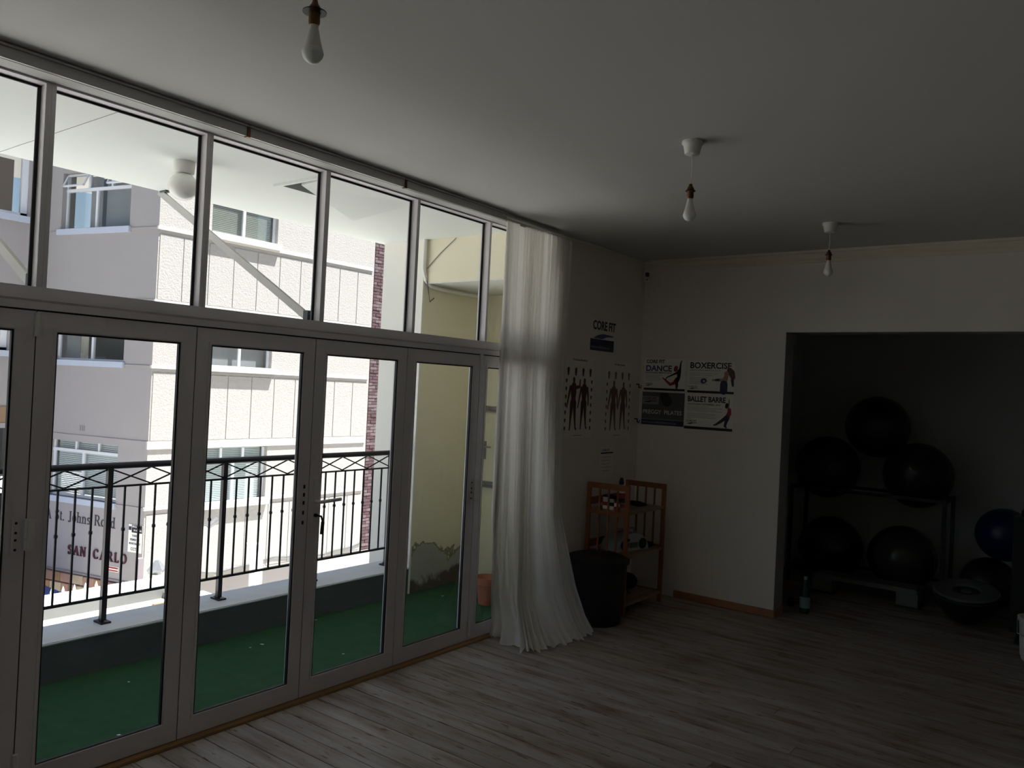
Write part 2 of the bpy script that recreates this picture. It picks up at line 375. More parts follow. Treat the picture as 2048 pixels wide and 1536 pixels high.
def leaf(i, y0, y1):
    d = empty('door_%d' % i); d['kind'] = 'structure'
    y0 += .0025; y1 -= .0025; st = .081; zb, zt = .014, ZD-.003; gb, gt = .1143, 1.9448
    f = MB().box(-.030, 0, y0, y0+st, zb, zt).box(-.030, 0, y1-st, y1, zb, zt).box(-.018, 0, y0+st, y1-st, zb, gb).box(-.018, 0, y0+st, y1-st, gt, zt)
    f.box(-.030, -.018, y0+st, y1-st, zb, gb-.03).box(-.030, -.018, y0+st, y1-st, gt+.03, zt)
    f.build('door_frame', 'alu', d)
    a, b = y0+st, y1-st
    # raised glazing bead with a sloped face
    bd = MB()
    for s_, e_ in (((a, gb), (b, gb)), ((a, gt), (b, gt)), ((a, gb), (a, gt)), ((b, gb), (b, gt))):
        hz = s_[1] == e_[1]
        if hz:
            sg = 1 if s_[1] == gb else -1
            bd.box(-.002, .0055, a-.016, b+.016, *sorted((gb-.016 if sg > 0 else gt+.004, gb-.004 if sg > 0 else gt+.016)))
        else:
            sg = 1 if s_[0] == a else -1
            bd.box(-.002, .0055, *sorted((a-.016 if sg > 0 else b+.004, a-.004 if sg > 0 else b+.016)), gb-.004, gt+.004)
    bd.build('glazing_bead', 'alu', d)
    MB().box(-.016, .001, a, a+.004, gb, gt).box(-.016, .001, b-.008, b, gb, gt).box(-.016, .001, a, b, gt-.007, gt).box(-.016, .001, a, b, gb, gb+.004).build('gasket', 'gasket', d)
    MB().box(-.010, -.006, a, b, gb, gt).build('pane', 'glass', d)
    MB().box(-.020, -.004, y1-.0005, y1+.0055, zb, zt+.002).box(-.020, -.006, y0, y1, zt-.001, zt+.008).box(-.020, -.006, y0, y1, .004, zb+.002).build('seal', 'gasket', d)
    return d
doors = [leaf(i+1, LEAF[i], LEAF[i+1]) for i in range(7)]
for i in range(3): leaf(8+i, LEAF[0]-.729*(i+1), LEAF[0]-.729*i)  # extra leaves behind the camera, added to brighten the room
st = MB().box(-.07, -.006, LEAF[0]-.729*3-.08, LEAF[0]-.729*3, 0, ZD).box(-.07, .0, 5.108, 5.13, 0, ZT)
struct('trim_6', st, 'alu', 'aluminium side jambs of the folding doors')
gl = MB().box(-.07, -.04, YW0, LEAF[0]-.729*3-.08, 0, ZT)
struct('wall_behind_camera_left', gl, 'dark_room', 'wall left of the folding doors, beyond the frame')
def hinge(z, y, d, tall=.10, arm=False):
    h = MB().tube([(.014, y, z-tall/2), (.014, y, z+tall/2)], .011, 12).build('hinge', 'white', d, smooth=True)
    MB().box(0, .006, y-.012, y+.012, z-tall/2+.005, z+tall/2-.005).box(.004, .0255, y-.012, y+.012, z-tall*.12, z-tall*.10).build('hinge_plate', 'alu', h)
    if arm:
        MB().box(0, .008, y-.055, y-.028, z-.085, z+.075, .002).build('lock_plate', 'alu', h)
        for q in (-.06, -.02, .01, .05): MB().sphere((.008, y-.041, z+q), .0055, 10).build('screw', 'gasket', h)
        MB().box(.02, .034, y-.008, y+.024, z-.065, z+.065, .005).build('pull_handle', 'white', h)
hinge(1.972, LEAF[2], doors[2]); hinge(1.10, LEAF[2], doors[2], .13, True); hinge(.14, LEAF[2], doors[2])
hinge(1.985, LEAF[6], doors[6]); hinge(1.08, LEAF[6], doors[6], .15, True); hinge(.10, LEAF[6], doors[6], .11)
# lever handle on the leaf right of the fourth joint, slots on its neighbour
hp = MB().box(0, .009, 2.948, 2.985, .955, 1.235, .003).build('handle_plate', 'alu', doors[4])
MB().tube([(.0, 2.966, 1.112), (.045, 2.966, 1.112), (.05, 2.975, 1.113), (.05, 3.115, 1.118)], .010, 10).build('lever', 'white', hp, smooth=True)
MB().tube([(.009, 2.966, 1.035), (.022, 2.966, 1.035)], .010, 10).build('key_cylinder', 'gasket', hp)
MB().tube([(.022, 2.966, 1.035), (.04, 2.985, 1.03), (.045, 2.995, 1.0)], .006, 8).tube([(.045, 2.995, 1.0), (.045, 2.99, .93)], .010, 8).build('key', 'gasket', hp)
sp = MB().box(0, .004, 2.873, 2.903, .985, 1.22).build('strike_plate', 'alu', doors[3])
for z in (1.20, 1.155, 1.11, 1.055, 1.0): MB().box(.003, .006, 2.879, 2.891, z-.010, z+.010).build('slot', 'gasket', sp)

# ------------------------------------------------------------------ outside: balcony
struct('balcony_floor', MB().box(-1.22, -.06, -4, 5.9, -.09, -.008), 'turf', 'green artificial turf covering the balcony floor')
for xx, yy, s_, lb in ((-.93, 2.43, .010, 'small white paint flake on the turf behind the second door leaf, close to the parapet'),
                       (-.30, 2.05, .016, 'white paint flake on the turf nearest the door sill behind the second leaf'),
                       (-.97, 3.36, .020, 'largest white paint flake on the turf behind the third door leaf'),
                       (-.96, 3.27, .010, 'tiny white flake just left of the largest one on the turf'),
                       (-1.16, 3.98, .012, 'white flake at the foot of the parapet behind the fourth door leaf'),
                       (-.44, 3.62, .012, 'white flake on the turf low behind the fourth door leaf'),
                       (-.98, 5.20, .014, 'white flake on the turf near the stained yellow wall')):
    tag(MB().prism([(0, 0), (s_, .3*s_), (1.2*s_, s_), (.2*s_, .8*s_)], 0, .002).build('paint_flake', 'white', loc=(xx, yy, -.008)), lb, 'debris', 'white flakes on the turf')
struct('parapet', MB().box(-1.55, -1.22, -4, 5.03, -.6, .205), 'slate', 'low grey painted parapet at the balcony edge')
struct('parapet_coping', MB().box(-1.56, -1.213, -4, 5.03, .205, .222, .006), 'parapet_top', 'pale worn top of the low balcony parapet')
# canopy soffit with the open hatch
sf = MB(Matrix(((1, 0, 0, 0), (0, 1, 0, 0), (0, 0, 1, 0), (0, 0, 0, 1))))
holes_boxes(sf, -1.745, -.06, -4, 5.05, 3.05, 3.22, [(-.80, -.30, 3.20, 3.95)])
struct('soffit', sf, 'soffit', 'white boarded canopy soffit above the balcony')
MB().box(-.80, -.30, 3.20, 3.95, 3.19, 3.21).build('ceiling_void', 'dark', bpy.data.objects['soffit'])
MB().box(-.815, -.28, 3.175, 3.20, 3.036, 3.05).build('batten', 'soffit', bpy.data.objects['soffit'])
hb = MB()
A_, B_, C_, D_ = (-.64, 3.26, 3.043), (-1.0, 4.02, 2.995), (-.31, 3.97, 3.043), (-.26, 3.22, 3.046)
t_ = Vector((0, 0, .012))
qa = [hb.v(p) for p in (A_, B_, C_, D_)]; qb = [hb.v(Vector(p)+t_) for p in (A_, B_, C_, D_)]
hb.bm.faces.new(qa); hb.bm.faces.new(qb)
for i in range(4): hb.bm.faces.new([qa[i], qa[(i+1) % 4], qb[(i+1) % 4], qb[i]])
tag(hb.build('hatch_board', 'soffit'), 'loose white board hanging from the open hatch in the soffit', 'board')
for p0, p1 in (((-1.74, 1.91, 3.0485), (-.1, 1.91, 3.0485)),):
    MB().bar(p0, p1, .002, .001).build('board_joint', 'mortar', bpy.data.objects['soffit'])
# roof over canopy and room
struct('roof', MB().box(-1.74, X_RIGHT+.3, -4, YALC+.3, 3.30, 3.45), 'whitewash', 'flat roof slab over room and canopy')
struct('wall_upper_storey', MB().box(.0, X_RIGHT, -9, YALC, 3.45, 8.0), 'yellow', 'yellow storey above the room, unseen, added for its reflection')  # storey added out of view so the windows opposite reflect yellow
# pillar, beam, outer wall, end wall
struct('wall_balcony_outer', MB().box(-1.71, -1.22, 5.05, 6.1, -.6, 3.05), 'yellow', 'yellow painted balcony wall with peeling patch near the turf')
struct('pillar', MB().box(-1.712, -1.215, 5.03, 5.05, -.6, 3.05), 'pillar', 'cream pillar face at the end of the balcony railing')
struct('beam', MB().box(-1.22, -.0, 5.05, 6.1, 2.68, 3.05), 'yellow', 'yellow beam across the end of the balcony')
struct('beam_soffit', MB().box(-1.22, -.0, 5.055, 5.9, 2.672, 2.68), 'soffit', 'white underside of the beam at the balcony end')
struct('wall_balcony_end', MB().box(-1.22, -.0, 5.9, 6.1, -.1, 2.68), 'yellow', 'yellow wall closing the end of the balcony')
struct('wall_exterior', MB().box(-.26, -.25, 5.13, 5.9, -.1, 2.68), 'yellow')
dr = thing('balcony_door', 'pale yellow door with two steel bolts at the balcony end', 'door')
MB().box(-1.165, -.33, 5.87, 5.9, .02, 2.03, .003).build('door_panel', 'door_yellow', dr)
for z in (1.60, .90):
    b_ = MB().box(-1.15, -1.0, 5.858, 5.87, z-.03, z+.03).box(-1.20, -1.175, 5.85, 5.90, z-.028, z+.028).build('bolt', 'steel', dr)
    MB().tube([(-1.21, 5.85, z), (-.98, 5.85, z)], .010, 8).tube([(-1.08, 5.85, z), (-1.08, 5.82, z+.03)], .006, 8).build('bolt_rod', 'steel', b_)
hp = MB().box(-1.135, -1.10, 5.862, 5.87, 1.13, 1.30, .002).build('handle_plate', 'steel', dr)
MB().tube([(-1.118, 5.862, 1.25), (-1.118, 5.82, 1.25), (-1.01, 5.82, 1.25)], .008, 8).build('lever', 'steel', hp, smooth=True)
cp = tag(MB().tube([(-1.20, 5.02, 3.05), (-1.20, 5.02, 2.80), (-1.195, 5.04, 2.70), (-1.18, 5.09, 2.655), (-1.17, 5.2, 2.64), (-1.17, 5.55, 2.64), (-1.17, 5.85, 2.64)], .017, 10).build('conduit_pipe', 'white', smooth=True),
         'white conduit pipe bending from the soffit along the yellow wall', 'pipe')
tag(MB().tube([(-1.19, 5.035, 2.75), (-1.16, 5.045, 2.60), (-1.19, 5.1, 2.52), (-1.20, 5.16, 2.56)], .004, 6).build('loose_cable', 'slate'),
    'thin loose cable curling below the bent white pipe', 'cable')
tag(MB().tube([(-1.19, 5.04, 2.80), (-1.03, 5.04, 2.93), (-.87, 5.04, 3.04)], .0035, 6).build('thin_cable', 'mortar'),
    'thin cable running diagonally across the yellow beam to the soffit', 'cable')
# flower pot
pt = thing('flower_pot', 'empty terracotta flower pot standing on the green turf', 'flower pot', (-.56, 5.30, -.008))
MB().lathe([(.072, 0), (.094, .17), (.108, .17), (.113, .225), (.104, .225), (.098, .18), (.066, .02)], 28).build('pot_body', 'terracotta', pt, smooth=True)
MB().lathe([(.06, .12), (.09, .15)], 24).build('soil', 'dark', pt)
# globe light
g = thing('globe_light', 'round white globe lamp fixed to the canopy soffit', 'lamp', (-.862, 2.58, 3.05))
MB().lathe([(.060, 0), (.062, -.01), (.058, -.066), (.054, -.072)], 28).build('lamp_base', 'white', g, smooth=True)
MB().sphere((0, 0, -.148), .086, 32, .95).build('globe', 'opal', g, smooth=True)
# struts
for yy, lb in ((2.935, 'pale diagonal steel strut behind the third and fourth upper panes'), (1.475, 'pale diagonal steel strut at the leftmost upper pane')):
    s_ = thing('canopy_strut', lb, 'strut', group='diagonal struts holding the canopy')
    MB().bar((-.10, yy, 2.150), (-1.775, yy, 3.052), .018, .045).build('strut_bar', 'band', s_)
    MB().box(-.13, -.09, yy-.012, yy+.012, 2.128, 2.19).build('bracket', 'slate', s_)
    MB().box(-1.74, -1.66, yy-.02, yy+.02, 3.040, 3.05).build('bracket', 'slate', s_)

# ------------------------------------------------------------------ railing
rl = thing('balcony_railing', 'black wrought iron railing with diamond frieze on the low parapet', 'railing')
RX = -1.40; posts = [-2.352, -1.543, -.734, .075, .884, 1.693, 2.502, 3.311, 4.12, 4.93]
MB().tube([(RX, -3.1, 1.198), (RX, 4.955, 1.198)], .021, 12).build('handrail', 'black_metal', rl, smooth=True)
MB().box(RX-.008, RX+.008, -3.1, 4.93, 1.062, 1.074).build('middle_rail', 'black_metal', rl)
MB().box(RX-.009, RX+.009, -3.1, 4.93, .368, .384).build('bottom_rail', 'black_metal', rl)
pp = None
for i, yy in enumerate(posts):
    p_ = MB().box(-.016, .016, -.016, .016, .0, .97).build('post', 'black_metal', rl, loc=(RX, yy, .222))
    f_ = MB().box(-.05, .05, -.032, .032, .0, .012, .002).build('foot_plate', 'black_metal', p_)
    for q in (-.036, .036): MB().lathe([(.008, .012), (.008, .020)], 6, (q, 0, 0)).build('bolt_head', 'steel', p_)
bm_ = MB().tube([(0, 0, .38), (0, 0, .78), (0, 0, .785), (0, 0, .80), (0, 0, .805), (0, 0, 1.065)], .0075, 8, [.0075, .0075, .012, .012, .0075, .0075])
b0 = bm_.build('baluster', 'black_metal', rl, loc=(RX, 0, 0)); first = True
for a in posts[:-1]:
    for j in range(1, 8):
        yy = a+.809*j/8
        o = b0 if first else b0.copy()
        if not first: C.objects.link(o)
        o.location = (RX, yy, 0); first = False
    for j in range(3):
        y0, y1 = a+.809*j/3, a+.809*(j+1)/3
        MB().bar((RX+.004, y0, 1.18), (RX+.004, y1, 1.074), .006, .009).bar((RX-.004, y0, 1.074), (RX-.004, y1, 1.18), .006, .009).build('diamond_cross', 'black_metal', rl)

# ------------------------------------------------------------------ lower slab beyond the parapet
ls = thing('lower_roof_ledge', 'sunlit white ledge with low upstand below the balcony', 'ledge')
MB().box(-4.08, -1.56, -3, 4.9, -.75, -.5).build('slab', 'whitewash', ls)
MB().box(-4.10, -4.08, -3, 4.47, -.5, -.392).box(-4.08, -2.9, 4.45, 4.47, -.5, -.44).build('upstand', 'upstand', ls)
MB().box(-4.52, -4.09, -3, 4.60, -.46, -.39).build('coping', 'whitewash', ls)
tag(MB().box(-.14, .14, -.09, .09, 0, .03, .004).build('broken_tile', 'terracotta', loc=(-3.72, 4.30, -.50)), 'broken red clay tile lying on the sunlit ledge', 'tile')
# spiked fence
fc = thing('spiked_fence', 'white fence topped with fleur-de-lis finials beyond the ledge', 'fence')
MB().box(-4.60, -4.57, .5, 5.0, -.55, -.50).box(-4.60, -4.57, .5, 5.0, -1.2, -1.16).build('fence_rail', 'whitewash', fc)
y = 4.018-.107*14; f0 = None
while y < 4.05:
    if f0 is None:
        mb = MB(Matrix(((0, 0, 1, 0), (.62, 0, 0, 0), (0, .8, 0, 0), (0, 0, 0, 1))))
        mb.box(-.008, .008, -.9, -.09, -.008, .008)
        mb.prism([(-.010, -.10), (.010, -.10), (.012, -.07), (.040, -.072), (.050, -.055), (.040, -.036), (.026, -.042), (.014, -.05), (.022, -.02), (.0, .035), (-.022, -.02), (-.014, -.05), (-.026, -.042), (-.040, -.036), (-.050, -.055), (-.040, -.072), (-.012, -.07)], -.006, .006)
        f0 = mb.build('fence_spike', 'whitewash', fc, loc=(-4.585, y, -.30)); o = f0
    else:
        o = f0.copy(); C.objects.link(o)
    o.location = (-4.585, y, -.375); y += .107

# ------------------------------------------------------------------ street
struct('ground', MB().box(-40, -1.6, -25, 40, -3.9, -3.7), 'concrete', 'pale street and yard below the balcony')
struct('wall_exterior_base', MB().box(-1.70, -1.56, -4, 5.05, -3.7, -.6), 'whitewash', 'outside wall below the balcony')

# ------------------------------------------------------------------ neighbouring building
D = -11.1
nb = thing('apartment_building', 'cream apartment block across the yard with banded facade and name lettering', 'building')
CY = 8.06
FR = face((D, 0, 0), (0, 1, 0))            # u = y, v = z, w = +x
FL = face((D, CY, 0), (.972, .233, 0))     # u negative away from the corner
YE = 13.62
FH = [(9.17, 10.76, -.87, .33), (9.17, 10.76, 1.93, 3.13), (9.17, 10.76, 4.62, 5.80)]
holes_boxes(MB(FR), CY, YE, -2.35, 9.0, -.30, 0, FH).build('front_wall', 'rough', nb)
LH = [(-2.72, -.78, -.80, .40), (-2.74, -.76, 1.95, 3.10), (-2.72, -.78, 4.60, 5.76)]
holes_boxes(MB(FL), -3.35, 0, -2.28, 9.0, -.30, -.0, LH).build('side_wall', 'facade', nb)
# bands
def band(Mx, u0, u1, v0, v1, dep, m='band'): return MB(Mx).box(u0, u1, v0, v1, -.01, dep).build('band', m, nb)
for z in (.31, 3.03): band(FR, CY-.03, YE-.05, z, z+.15, .035); band(FL, -3.35, .03, z+.02, z+.15, .018, 'facade')
for z in (-.86, 1.86, 4.52): band(FR, CY-.035, YE-.05, z, z+.06, .045); band(FL, -3.35, .03, z, z+.05, .018, 'facade')
for h in FH: MB(FR).box(h[0]-.06, h[1]+.04, h[2]-.07, h[2]+.06, -.05, .125).build('window_sill', 'band', nb)
for h in LH: MB(FL).box(h[0]-.05, h[1]+.04, h[2]-.11, h[2]-.0, -.05, .06).build('window_sill', 'blue_sill', nb)
# roughcast panels between the bands
ed = [CY, 8.58, 9.14, 9.71, 10.28, 10.85, 11.41, 11.98, 12.54, 13.10, 13.57]
for v0, v1 in ((-2.30, -.95), (.47, 1.78), (3.19, 4.44)):
    for a, b in zip(ed, ed[1:]):
        MB(FR).box(a+.008 if a > CY else a+.03, b-.008, v0, v1, 0, .011, .004).build('panel', 'rough', nb)
def bwindow(Mx, h, split, fan=0, blind='blind', n=2, sill=True, openfan=False, cloth=None, rec=.10):
    u0, u1, v0, v1 = h; t = .045
    w_ = MB(Mx); d0, d1 = -rec-.05, -rec
    w_.box(u0, u1, v0, v0+t, d0, d1).box(u0, u1, v1-t, v1, d0, d1).box(u0, u0+t, v0, v1, d0, d1).box(u1-t, u1, v0, v1, d0, d1)
    vt = v1-fan if fan else v1-t
    if fan: w_.box(u0, u1, vt-.035, vt+.025, d0, d1+.012)
    for s_ in split: w_.box(s_-.028, s_+.028, v0, vt, d0, d1+.004)
    if fan:
        for s_ in (u0+(u1-u0)/3, u0+2*(u1-u0)/3): w_.box(s_-.025, s_+.025, vt, v1, d0, d1)
    wo = w_.build('window', 'wframe', nb)
    us = [u0+t]+[x for x in split]+[u1-t]
    for a, b in zip(us, us[1:]): MB(Mx).box(a, b, v0+t, vt-.03, d0+.02, d0+.025).build('pane', 'bglass', wo)
    if fan:
        e_ = [u0+t, u0+(u1-u0)/3, u0+2*(u1-u0)/3, u1-t]
        for i, (a, b) in enumerate(zip(e_, e_[1:])):
            if openfan and i in (0, 2):
                MM = Mx @ Matrix.Translation((0, v1-.03, d1)) @ Matrix.Rotation(math.radians(-24), 4, 'X')
                H = v1-.03-vt-.02
                q = MB(MM).box(a-.01, b+.0, -H, -H+.03, 0, .03).box(a-.01, b, -.03, 0, 0, .03).box(a-.01, a+.02, -H, 0, 0, .03).box(b-.03, b, -H, 0, 0, .03)
                q.build('casement', 'wframe', wo); MB(MM).box(a+.02, b-.03, -H+.03, -.03, .012, .016).build('pane', 'bglass', wo)
            else: MB(Mx).box(a, b, vt+.02, v1-t, d0+.02, d0+.025).build('pane', 'bglass', wo)
    if blind:
        bl = MB(Mx); z = v0+.05; 
        while z < v1-.05: bl.box(u0+.05, u1-.05, z, z+.030, d0-.045, d0-.042); z += .038
        q = bl.build('blind', blind, wo)
    if cloth:
        q = MB(Mx)
        for a, b in cloth: q.box(a, b, v0+.04, v1-.04, d0-.12, d0-.11)
        q.build('curtain_panel', 'greyroom', wo)
    MB(Mx).box(u0-.1, u1+.1, v0-.1, v1+.1, -.9, -.88).build('room_wall', 'dark', wo)
bwindow(FR, FH[0], [10.0], .34); bwindow(FR, FH[1], [10.02], 0, None, cloth=[(9.2, 10.74)])
bwindow(FR, FH[2], [9.98], 0, 'blind_dark')
bwindow(FL, LH[0], [-1.85], .27); bwindow(FL, LH[1], [-1.75], 0, None, cloth=[(-2.7, -2.3)])
bwindow(FL, LH[2], [-1.83], .34, None, openfan=True, cloth=[(-2.2, -1.87), (-1.75, -.82)])
# air bricks
vb = MB(FL)
for i in range(3): vb.box(-1.87+i*.055, -1.835+i*.055, .55, .66, 0, .006)
vb.build('air_vent', 'mortar', nb)
# brick pier beyond the facade end
MB().box(D-.30, D-.06, YE, 14.3, -2.5, 9).build('pier_core', 'mortar', nb)
bk = MB(); bk2 = MB(); z = -2.5; r_ = 0
while z < 9:
    off = 0 if r_ % 2 else -.11
    x = YE+.06+off
    while x < 14.3:
        a, b = max(x, YE+.06), min(x+.21, 14.3)
        if b-a > .03: (bk if random.random() < .6 else bk2).box(D-.07, D-.045+random.uniform(0, .018), a, b, z+.006, z+.070)
        x += .22
    z += .078; r_ += 1
bk.build('brickwork', 'brick', nb, kind='stuff'); bk2.build('brickwork', 'brick2', nb, kind='stuff')
# recessed ground storey
MB().box(D-1.3, D-.02, CY+.1, 12.3, -2.36, -2.30).box(D-.32, D-.30, CY, 12.3, -3.7, -2.36).build('recessed_wall', 'facade', nb)
MB().box(D-.3, D, 12.3, 14.4, -3.7, -2.36).build('lower_wall', 'rough', nb)
MB(FL).box(-3.4, .0, -3.7, -2.28, -.3, -.03).build('plinth_wall', 'facade', nb)
MB(FL).box(-3.4, .0, -2.30, -2.26, -.02, .02).build('drip_line', 'mortar', nb)
MB().tube([(D+.03, y_, -2.22+.05*math.sin(y_*2.4)+.02*math.sin(y_*7)) for y_ in [CY+.2+i*.28 for i in range(20)]], .012, 6).build('cable', 'slate', nb)
x = -3.4; 
for row, (v0, v1) in enumerate(((-2.50, -2.32), (-2.72, -2.52), (-2.95, -2.74))):
    x = -3.4-.07*row
    while x < -.05:
        wd = random.uniform(.16, .34)
        MB(FL).box(x, min(x+wd-.015, .0), v0+random.uniform(0, .012), v1, -.03, .03+random.uniform(0, .03), .008).build('stone', random.choice(M['stone']), nb)
        x += wd
MB().box(-30, D-.5, 7.5, 20, 8.9, 9.1).build('roof_slab', 'band', nb)

# serif lettering
def serif(s, size, thick, m, name, Mx, u, v, parent, dep=.012, bw=1.0, gap=.14):
    TH, TN = .15*bw, .055*bw
    def arc(cx, cy, rx, ry, a0, a1, n=14, flip=False):
        return [(cx+rx*math.cos(math.radians(a0+(a1-a0)*i/n)), cy+ry*math.sin(math.radians(a0+(a1-a0)*i/n))) for i in range(n+1)]
    G = {
     'A': (.80, [[(.08, 0), (.40, 1), TN], [(.40, 1), (.70, 0), TH], [(.20, .34), (.60, .34), TN]], [(.08, 0), (.70, 0)]),
     'N': (.86, [[(.12, 0), (.12, 1), TN], [(.12, 1), (.72, 0), TH], [(.72, 0), (.72, 1), TN]], [(.12, 0), (.12, 1), (.72, 1)]),
     'L': (.70, [[(.16, 0), (.16, 1), TH], [(.16, .03), (.62, .03), TN], [(.60, 0), (.60, .25), TN]], [(.16, 1), (.16, 0)]),
     'J': (.45, [[(.26, .1), (.26, 1), TH]], [(.26, 1)], [arc(.14, .08, .12, .12, 0, -180)]),
     'R': (.84, [[(.17, 0), (.17, 1), TH], [(.17, .97), (.40, .97), TN], [(.17, .50), (.42, .50), TN], [(.42, .50), (.72, .02), TH]], [(.17, 0), (.17, 1), (.74, 0)], [arc(.40, .735, .22, .235, 90, -90)]),
     'C': (.78, [[(.66, .72), (.66, .98), TN], [(.66, .02), (.66, .24), TN]], [], [arc(.42, .5, .33, .48, 45, 315, 24)]),
     'O': (.86, [], [], [arc(.42, .5, .33, .48, 0, 360, 28)]),
     'S': (.62, [[(.50, .72), (.50, .97), TN], [(.10, .03), (.10, .28), TN]], [], [arc(.30, .75, .20, .22, 40, 250, 14)+arc(.30, .27, .22, .25, 70, -150, 14)]),
     't': (.36, [[(.16, .10), (.16, .85), TH*.8], [(.04, .64), (.32, .64), TN]], [], [arc(.25, .10, .09, .08, 180, 320)]),
     '.': (.28, [[(.10, 0), (.10, .11), TH]], []),
     'o': (.58, [], [], [arc(.28, .33, .21, .31, 0, 360, 24)]),
     'h': (.62, [[(.12, 0), (.12, 1), TH*.8], [(.46, 0), (.46, .45), TH*.8]], [(.12, 0), (.46, 0), (.08, 1)], [arc(.29, .45, .17, .18, 0, 180)]),
     'n': (.62, [[(.12, 0), (.12, .64), TH*.8], [(.46, 0), (.46, .45), TH*.8]], [(.12, 0), (.46, 0), (.08, .64)], [arc(.29, .45, .17, .18, 0, 180)]),
     's': (.46, [], [], [arc(.22, .48, .14, .15, 30, 250, 12)+arc(.22, .17, .16, .16, 70, -150, 12)]),
     'a': (.54, [[(.40, .04), (.40, .48), TH*.8]], [(.44, 0)], [arc(.24, .47, .16, .17, 0, 150), arc(.22, .19, .17, .18, 40, 330, 20)]),
     'd': (.62, [[(.46, 0), (.46, 1), TH*.8]], [(.50, 0), (.42, 1)], [arc(.27, .33, .20, .31, 20, 340, 20)]),
    }
    mb = MB(Mx); x = u
    def stroke(p, q, wd):
        p = Vector((x+p[0]*size, v+p[1]*size)); q = Vector((x+q[0]*size, v+q[1]*size)); d = (q-p); n_ = Vector((-d.y, d.x)).normalized()*wd*size/2
        if d.length < 1e-6: return
        mb.prism([p+n_, p-n_, q-n_, q+n_], 0, dep)
    for ch in s:
        if ch == ' ': x += .45*size; continue
        g_ = G[ch]
        for st_ in g_[1]: stroke(*st_)
        for sx, sy in g_[2]:
            off = TN/2 if sy == 0 else (-TN/2 if sy in (1, .64) else 0)
            stroke((sx-.14, sy+off), (sx+.14, sy+off), TN)
        if len(g_) > 3:
            for pl in g_[3]:
                for p, q in zip(pl, pl[1:]):
                    d = (q[0]-p[0], q[1]-p[1]); L_ = math.hypot(*d) or 1
                    stroke(p, q, TN+(TH-TN)*abs(d[1]/L_)**1.5)
        x += (g_[0]+gap-.14)*size
    return mb.build(name, m, parent)
serif('A St. Johns Road', .205, 1, 'ink', 'lettering', FL, -2.72, -1.285, nb, bw=.85, gap=.215)
serif('SAN  CARLO', .185, 1, 'maroon', 'lettering', FL, -2.01, -1.93, nb, dep=.03, bw=1.12, gap=.37)
# CCTV sign
sg = thing('security_sign', 'white sign about cctv monitoring with a black header', 'sign')
MB(FL).box(-.375, -.02, -1.68, -1.15, 0, .012).build('sign_board', 'paper', sg)
MB(FL).box(-.29, -.02, -1.30, -1.155, .012, .015).build('header', 'pblack', sg)
MB(FL).box(-.37, -.30, -1.26, -1.19, .012, .015).build('emblem', 'pnavy', sg)
text('SECURITY', .05, 'paper', 'lettering', sg, FL, -.28, -1.20, .017, .001); text('24 HOURS', .045, 'paper', 'lettering', sg, FL, -.24, -1.27, .017, .001)
for s_, z in (('THESE', -1.38), ('PREMISES ARE', -1.455), ('MONITORED BY', -1.53), ('CCTV', -1.64)):
    text(s_, .075 if s_ == 'CCTV' else .055, 'pnavy', 'lettering', sg, FL, -.20, z, .014, .0015, 'CENTER', xs=.72 if len(s_) > 6 else 1)
rs = thing('red_notice', 'small red and white notice under the building name', 'sign')
MB(FL).box(-.93, -.60, -2.12, -2.02, 0, .008).build('notice_board', 'paper', rs); MB(FL).box(-.92, -.61, -2.06, -2.03, .008, .010).box(-.92, -.61, -2.11, -2.085, .008, .010).build('red_print', 'pred', rs)
# spotlight on the facade
sp = thing('security_spotlight', 'small grey spotlight on an arm fixed to the sunlit facade', 'spotlight')
MB().tube([(D+.02, 9.10, -1.25), (D+.30, 9.25, -1.22)], .015, 8).tube([(D+.06, 9.05, -1.25), (D+.04, 8.98, -1.95)], .012, 8).build('arm', 'steel', sp)
MB().tube([(D+.28, 9.24, -1.26), (D+.30, 9.44, -1.12)], .06, 12, [.045, .07]).build('lamp_head', 'steel', sp, smooth=True)
# white post and lantern beside the building
tag(MB().box(-10.75, -10.55, 10.20, 10.40, -3.7, -1.72, .01).box(-10.80, -10.50, 10.1, 10.35, -1.70, -1.68).build('white_post', 'whitewash'), 'white square post in front of the sunlit facade', 'post')
ln = thing('gate_lantern', 'cream gate pier with a glazed hipped lantern below the sign', 'lantern', (-10.2, 7.85, -3.7))
MB().prism([(-.11, -.11), (.11, -.11), (.11, .11), (-.11, .11)], 0, 1.84).build('pier', 'pillar', ln)
MB().lathe([(.13, 1.84), (.19, 1.92), (.04, 2.08)], 4).build('hood', 'steel', ln)
tag(MB().box(-10.72, -10.62, 7.72, 7.84, -3.7, -1.65, .01).build('gate_post', 'mortar'), 'slim grey gate post beside the cream gate pier', 'post')
# blue awning
aw = thing('blue_awning', 'flat blue fabric awning below the sandstone course', 'awning')
MB().box(-14.1, -12.15, 1.5, 7.22, -2.56, -2.52).build('fabric', 'blue', aw)
for x, y in ((-12.3, 1.6), (-12.3, 7.0), (-14.0, 1.6), (-14.0, 7.0)): MB().tube([(x, y, -3.7), (x, y, -2.56)], .03, 8).build('post', 'steel', aw)

